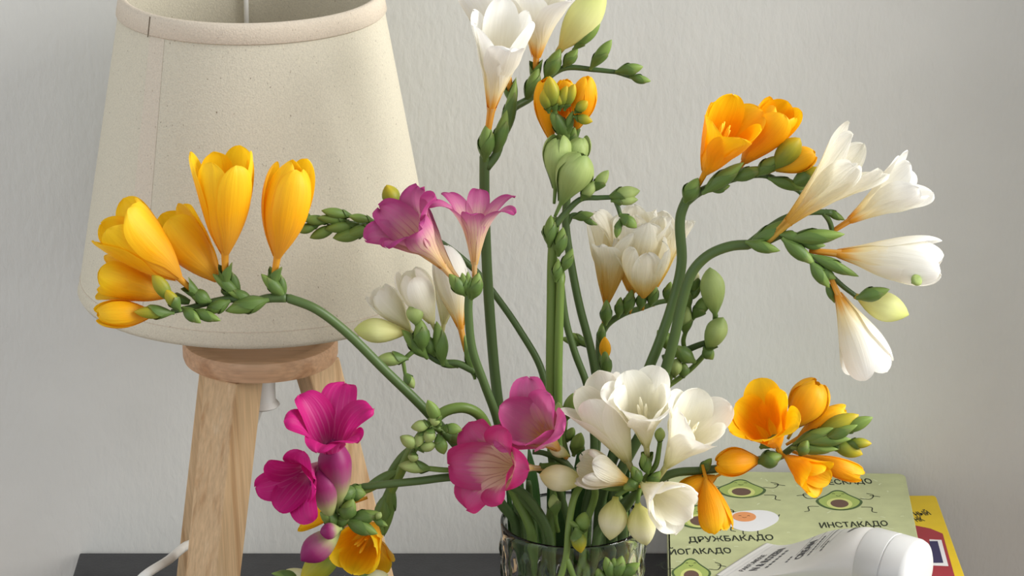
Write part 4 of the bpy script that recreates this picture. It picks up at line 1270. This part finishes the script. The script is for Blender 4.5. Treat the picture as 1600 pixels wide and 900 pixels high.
# --- plain stem
s = Spray('thin flowerless freesia stem slanting between the green buds and faded flowers', [(876, 440, 1.4), (884, 500, 1.4), (898, 550, 1.3), (918, 606, 1.2), (928, 690, 1.0), (922, 760, 0.8)], (40, 0.010), (100, 0.010), (2.2, 2.9), group=G)
s.bract((878, 455, 1.2), (870, 402, 1.0), 16)

# --- curled green bud spray right of centre
s = Spray('curled freesia spray of lime green buds behind the open white cups', [(1040, 604, 2.4), (1020, 650, 2.2), (990, 700, 1.8), (960, 752, 1.6)], (10, 0.034), (190, 0.022), (1.9, 2.8), 'stemlt', group=G)
s.twig([(1040, 606, 2.4), (1060, 592, 2.4), (1078, 578, 2.3), (1094, 562, 2.2), (1108, 545, 2.0)], 1.8, 1.6, 'stemlt')
s.twig([(1036, 560, 2.8), (1070, 548, 2.6), (1090, 540, 2.4), (1108, 534, 2.2)], 2.4, 2.0)
s.twig([(1070, 548, 2.6), (1068, 530, 2.4), (1078, 504, 2.4), (1086, 494, 2.4)], 1.6, 1.3, 'stemlt')
s.bud('greenbud', (1118, 496, 1.8), (1109, 418, 1.4), 40, 0.0, fat=0.6)
s.twig([(1110, 540, 2), (1116, 515, 2), (1118, 492, 1.8)], 2.0, 1.7, 'stemlt')
s.bud('greenbud', (1104, 550, 1.6), (1130, 496, 1.2), 35, 0.25, fat=0.6)
s.bract((1100, 542, 1.7), (1114, 562, 1.5), 20)
s.bud('darkbud', (1082, 498, 2.2), (1110, 462, 2.0), 22, 0.5)
s.bud('greenbud', (1070, 524, 2.2), (1074, 478, 2.0), 19, 0.55)
s.bud('greenbud', (1078, 482, 2.2), (1066, 446, 2.0), 18, 0.55)
s.twig([(1080, 500, 2.3), (1078, 486, 2.2), (1076, 470, 2.2)], 1.3, 1.2, 'stemlt')
s.bud('cream', (1084, 462, 2.4), (1086, 416, 2.3), 17, 0.6)
s.bract((1074, 470, 2.4), (1096, 444, 2.3), 14)
s.bud('darkbud', (1060, 552, 1.6), (1027, 516, 1.4), 24, 0.0)
s.bract((1086, 566, 1.6), (1048, 540, 1.4), 24)
s.bud('greenbud', (1054, 590, 1.6), (1058, 560, 1.4), 21, 0.0)
s.bract((1068, 590, 1.8), (1068, 566, 1.6), 18)
s.bract((1048, 596, 1.8), (1042, 566, 1.6), 15)

# --- magenta spray left
s = Spray('deep magenta freesia spray with purple buds reaching towards the lamp legs', [(560, 762, -7), (600, 757, -7), (650, 752, -6.6), (715, 745, -6), (775, 752, -5), (822, 775, -3.8)], (245, 0.036), (80, 0.030), (2.4, 3.2), group=G)
s.twig([(564, 762, -7), (545, 765, -7.2), (528, 778, -7.4), (524, 800, -7.6), (540, 812, -7.6), (570, 810, -7.6), (592, 806, -7.6)], 2.6, 1.4, 'stemlt')
s.flower('magenta', (520, 756, -7.0), (516, 640, -9.6), 0.84, 0.98, 40, 0.2, 0.03, bract=0.0, stamen=None, jit=.10)
s.flower('magenta', (512, 716, -6.2), (447, 764, -11.0), 0.72, 1.05, 30, 0.22, 0.026, bract=0.0, stamen=None, jit=.12)
s.twig([(532, 772, -7.3), (522, 746, -6.8), (512, 715, -6.2)], 1.9, 1.6)
s.twig([(548, 765, -7.1), (532, 764, -7.0), (520, 755, -7.0)], 1.9, 1.6)
s.bud('magbud', (531, 800, -8.0), (520, 686, -8.4), 52, 0.0, fat=0.66)
s.bud('magbud', (518, 816, -8.4), (498, 734, -8.8), 42, 0.0, fat=0.68)
s.bud('magbud', (536, 822, -8.2), (470, 876, -8.8), 44, 0.0, fat=0.64)
s.bud('magbud', (534, 826, -8.8), (500, 832, -9.4), 26, 0.0, fat=0.6)
s.bract((540, 768, -7.4), (572, 772, -7.6), 26, 'bract')
s.bract((560, 764, -7.6), (518, 782, -8.2), 26)
s.bract((530, 820, -8.2), (500, 800, -8.6), 22)
s.bract((536, 812, -8.4), (552, 780, -8.6), 26)
s.bract((545, 812, -8.2), (596, 802, -8.4), 22)
s.bract((540, 812, -8.3), (590, 834, -8.8), 24)
s.bract((584, 812, -8.4), (606, 822, -8.6), 11)
s.bud('greenbud', (588, 812, -8.6), (595, 800, -8.7), 10, 0.0)
s.bract((522, 824, -8.2), (548, 802, -8.4), 18)

# --- yellow spray lower left
s = Spray('yellow freesia spray hooked downwards with open blooms below the magenta ones', [(592, 836, -2.4), (600, 792, -3.0), (624, 740, -4.1), (652, 690, -4.8), (690, 646, -4.7), (724, 637, -4.4), (752, 652, -3.8), (772, 700, -3.2), (806, 776, -2.4)], (222, 0.036), (30, 0.024), (3.4, 3.2), 'stemlt', group=G)
s.flower('yellow', (596, 812, -2.2), (553, 862, -7.4), 0.58, 1.12, 30, 0.25, 0.014, bract=0.0, stamen='stamen_y', jit=.06)
s.flower('yellow', (572, 778, -2.4), (464, 812, -3.0), 0.30, 0.8, 0, 0.18, 0.014, bract=0.0)
s.flower('yellow', (592, 838, -2.2), (592, 880, 0.8), 0.5, 0.9, 0, 0.18, 0.014, bract=0.0)
s.bud('oliv', (540, 846, -3.0), (470, 910, -4.0), 44, 0.0)
s.twig([(592, 836, -2.4), (584, 878, -2.4), (560, 904, -2.2), (505, 912, -2.6)], 2.0, 1.5, 'stemlt')
s.twig([(594, 822, -2.4), (566, 834, -2.8), (540, 847, -3.0)], 1.8, 1.5, 'stemlt')
s.bud('cream', (505, 912, -2.6), (447, 890, -2.8), 22, 0.0)
s.bud('cream', (560, 905, -2.2), (607, 898, -2.0), 22, 0.0)
s.bract((470, 900, -2.9), (424, 896, -3.2), 14)
s.bract((604, 770, -3.6), (590, 834, -3.0), 24)
s.bract((612, 752, -3.9), (600, 838, -2.2), 24)
s.bract((630, 730, -4.3), (556, 776, -3.2), 18)
s.bract((650, 690, -4.7), (598, 756, -3.4), 16)

# --- knot of green buds left of the rose flower
s = Spray('green freesia tip with a knot of small buds beside the rose bloom', [(690, 676, -6), (712, 682, -5.6), (742, 690, -5), (776, 716, -4.2), (816, 778, -3)], (232, 0.030), (50, 0.016), (2.0, 2.8), group=G)
s.twig([(692, 676, -6), (678, 668, -6.2), (664, 676, -6.4), (650, 695, -6.6), (640, 715, -6.6)], 2.2, 1.4, 'stemlt')
for k, b, t, w in [('darkbud', (688, 664), (668, 625), 20), ('darkbud', (690, 668), (722, 672), 18), ('darkbud', (684, 678), (694, 710), 20),
                   ('greenbud', (675, 662), (642, 668), 18), ('greenbud', (676, 668), (666, 692), 20), ('greenbud', (664, 672), (648, 700), 16), ('greenbud', (658, 700), (625, 682), 20),
                   ('greenbud', (650, 702), (682, 694), 17), ('greenbud', (648, 706), (644, 722), 17), ('greenbud', (684, 668), (676, 648), 16)]:
    s.bud(k, (b[0], b[1], -6.8), (t[0], t[1], -7.1), w, 0.35)
s.bud('darkbud', (690, 675, -6.4), (720, 692, -5.6), 18, 0.35)
s.twig([(668, 732, -6.6), (705, 734, -6.4), (735, 722, -5.6), (765, 708, -4.5)], 1.8, 1.8, 'stemlt')
s.bud('greenbud', (676, 733, -6.6), (622, 727, -6.9), 20, 0.5)

# --- rose and orchid flowers at the centre
s = Spray('rose pink freesia spray with two blooms facing out above the vase rim', [(906, 752, -3.2), (882, 722, -3.6), (862, 708, -3.6), (868, 742, -2.6), (878, 780, -2)], (262, 0.018), (120, 0.016), (2.2, 2.8), group=G)
s.twig([(906, 752, -3.4), (880, 722, -3.8), (850, 708, -4), (832, 706, -4)], 2.4, 1.6)
s.twig([(890, 735, -3.4), (868, 728, -4.2), (845, 728, -5)], 2.2, 1.8, 'stemlt')
s.flower('rose', (850, 732, -4.6), (748, 727, -9.2), 0.88, 1.0, 0, 0.24, 0.022, bract=0.14, brad=0.05, stamen=None, jit=.06)
s.flower('orchid', (884, 714, -4.0), (818, 648, -8.2), 0.74, 0.92, 20, 0.235, 0.03, bract=0.0, stamen=None, jit=.08)
s.bud('cream', (890, 712, -4.4), (858, 700, -4.8), 20, 0.0)
s.bud('darkbud', (882, 660, -3.0), (896, 614, -3.2), 20, 0.4)
s.twig([(888, 715, -3.6), (882, 690, -3.2), (884, 656, -3)], 1.6, 1.4, 'stemlt')
s.bud('darkbud', (896, 712, -3.6), (908, 676, -3.8), 22, 0.5)
s.bud('greenbud', (876, 660, -3.2), (872, 628, -3.4), 17, 0.4)
s.bud('darkbud', (886, 690, -3.2), (896, 668, -3.4), 15, 0.4)

# --- white cluster at the centre
s = Spray('dense white freesia spray with open cups just above the vase rim', [(1004, 752, -4.6), (990, 775, -4.2), (972, 800, -3.6)], (300, 0.030), (120, 0.030), (2.6, 3.0), group=G)
s.twig([(1004, 752, -4.6), (1016, 738, -4.6), (1025, 726, -4.6), (1030, 700, -4.4), (1032, 682, -4.4)], 2.0, 1.4, 'stemlt')
s.flower('ivory', (994, 748, -4.6), (929, 608, -5.6), 0.44, 1.15, 40, 0.215, 0.010, bract=0.0)
s.flower('ivory', (1012, 718, -4.6), (1001, 606, -7.4), 0.62, 1.0, 20, 0.225, 0.010, bract=0.16, stamen='stamen_w', jit=.07)
s.flower('ivory', (1028, 748, -4.4), (1098, 644, -7.2), 0.56, 1.08, 30, 0.225, 0.010, bract=0.0, stamen='stamen_w', jit=.07)
s.flower('wilt', (1000, 760, -5.2), (912, 728, -6.8), 0.30, 1.3, 20, 0.2, 0.05, bract=0.0)
s.flower('ivory', (992, 748, -5.0), (1058, 796, -8.8), 0.52, 1.45, 10, 0.27, 0.028, bract=0.0, jit=.08)
s.bud('cream', (962, 776, -5.6), (953, 844, -6.2), 46, 0.0, fat=0.5)
s.bud('cream', (996, 786, -6.0), (1010, 852, -5.8), 46, 0.0, fat=0.5)
s.twig([(1000, 758, -4.8), (956, 764, -5.0), (914, 752, -5.4)], 1.7, 1.4, 'stemlt')
s.twig([(1002, 758, -4.8), (998, 772, -5.4), (996, 788, -6.0)], 1.7, 1.4, 'stemlt')
s.bud('cream', (916, 752, -5.4), (843, 742, -6.4), 42, 0.0, fat=0.6)
s.twig([(1000, 756, -4.8), (980, 764, -5.2), (962, 776, -5.4)], 1.8, 1.5, 'stemlt')
s.bud('greenbud', (1030, 692, -4.6), (1032, 668, -4.8), 17, 0.2)
s.bract((1012, 740, -5.2), (1004, 708, -5.6), 18)
s.bract((1000, 756, -5.4), (988, 728, -5.8), 18)
s.bract((1012, 760, -5.0), (1032, 736, -5.2), 18)
s.bract((998, 752, -5.4), (974, 764, -6.0), 22)

# --- orange spray lower right
s = Spray('orange yellow freesia spray stretching out above the green book', [(1225, 712, -2), (1190, 718, -2), (1150, 728, -2.2), (1100, 735, -2.4), (1050, 740, -2.6), (1005, 765, -2.4), (962, 800, -1.8)], (330, 0.036), (170, 0.030), (2.6, 3.2), group=G)
s.twig([(1222, 712, -2), (1250, 692, -2), (1290, 680, -2), (1335, 672, -2)], 2.4, 1.4)
s.twig([(1050, 764, -3.2), (1085, 756, -3.2), (1100, 745, -3)], 2.0, 1.6)
s.flower('orange', (1222, 712, -2.4), (1186, 640, -5.8), 0.62, 1.15, 40, 0.24, 0.018, bract=0.0, stamen=None, jit=.12)
s.flower('orange', (1204, 718, -2.2), (1118, 724, -3.6), 0.05, 1.25, 0, 0.2, 0.01, bract=0.0)
s.flower('orange', (1098, 728, -3.0), (1122, 830, -4.8), 0.24, 1.25, 20, 0.21, 0.022, bract=0.0, tip=1.6)
s.flower('orange', (1132, 738, -2.8), (1064, 772, -3.2), 0.1, 1.2, 0, 0.2, 0.015, bract=0.0)
s.flower('ybud', (1232, 684, -2), (1278, 598, -2.2), 0.0, 1.5, 0, 0.25, 0.0, bract=0.0, name='bud')
s.flower('orange', (1214, 704, -2.2), (1282, 752, -4.6), 0.56, 1.3, 20, 0.24, 0.02, bract=0.0, jit=.15)
s.flower('yellow', (1230, 694, -1.6), (1322, 640, -1.4), 0.05, 0.9, 0, 0.17, 0.01, bract=0.0)
s.flower('orange', (1240, 706, -1.6), (1346, 744, -1.8), 0.1, 0.75, 0, 0.15, 0.012, bract=0.0, tip=1.7)
s.bud('oliv', (1268, 684, -2.4), (1342, 648, -2.6), 30, 0.3)
s.bud('darkbud', (1306, 676, -2.6), (1364, 652, -2.8), 22, 0.4)
s.bud('oliv', (1294, 690, -2.6), (1348, 710, -2.8), 26, 0.3)
s.bud('oliv', (1320, 692, -2.8), (1362, 693, -3), 17, 0.5)
s.bract((1240, 694, -2.6), (1304, 668, -3), 20)
s.bract((1250, 690, -2.8), (1330, 686, -3.2), 20)
s.bract((1285, 688, -3), (1340, 664, -3.2), 18)
s.bract((1236, 700, -2.8), (1310, 702, -3.2), 18)
s.bract((1184, 722, -2.8), (1222, 712, -3.0), 28)
s.bract((1188, 700, -2.8), (1215, 678, -3.0), 20)
s.bract((1250, 712, -3), (1262, 688, -3.2), 20)
s.bract((1094, 738, -2.6), (1112, 716, -2.8), 16)

# --- spray hanging over the front of the glass
s = Spray('light green freesia stem drooping over the front of the glass rim', [(868, 926, -6.2), (884, 872, -6.0), (889, 820, -5.8), (898, 775, -5.2), (915, 752, -4.2), (930, 770, -3.0)], (285, 0.026), (100, 0.024), (2.0, 2.8), 'stemlt', group=G)
s.twig([(884, 872, -6.0), (892, 890, -6.0), (905, 925, -6.0)], 2.2, 1.6, 'stemlt')
s.twig([(890, 815, -5.8), (900, 822, -6.0), (904, 832, -6.1)], 1.7, 1.5, 'stemlt')
s.bud('oliv', (900, 824, -6.2), (908, 864, -6.4), 24, 0.4)
s.bud('darkbud', (906, 836, -5.7), (914, 800, -5.6), 24, 0.3)
for b, t, w in [((958, 905), (946, 870), 20), ((962, 905), (972, 868), 22), ((965, 890), (958, 872), 16), ((968, 900), (1000, 880), 20), ((940, 910), (934, 888), 16)]:
    s.bract((b[0], b[1], -6.0), (t[0], t[1], -6.2), w)
s.twig([(905, 915, -6.0), (935, 912, -6.0), (965, 906, -6.0)], 1.8, 1.5, 'stemlt')
s.bud('greenbud', (868, 806, -3.4), (864, 772, -3.6), 19, 0.7)
s.twig([(872, 830, -2.2), (869, 815, -3), (868, 800, -3.4)], 1.4, 1.3, 'stemlt')

# --- leafy stems in the vase
s = Spray('short leafy green freesia stem among blades on the lamp side of the vase', [(826, 752, 2.0), (828, 780, 2.2)], (146, 0.033), (0, 0), (2.0, 2.8), group=G)
s.leaf(128, VH + 0.036, 13)
s.leaf(147, VH + 0.046, 14)
s.leaf(166, VH + 0.030, 13)
s = Spray('short leafy green freesia stem with broad blades along the wall side of the vase', [(946, 752, 2.6), (942, 780, 2.6)], (52, 0.034), (0, 0), (2.0, 2.8), group=G)
s.leaf(36, VH + 0.034, 13)
s.leaf(54, VH + 0.042, 14)
s.leaf(82, VH + 0.040, 13)
s.leaf(104, VH + 0.044, 13)
settle_stems()
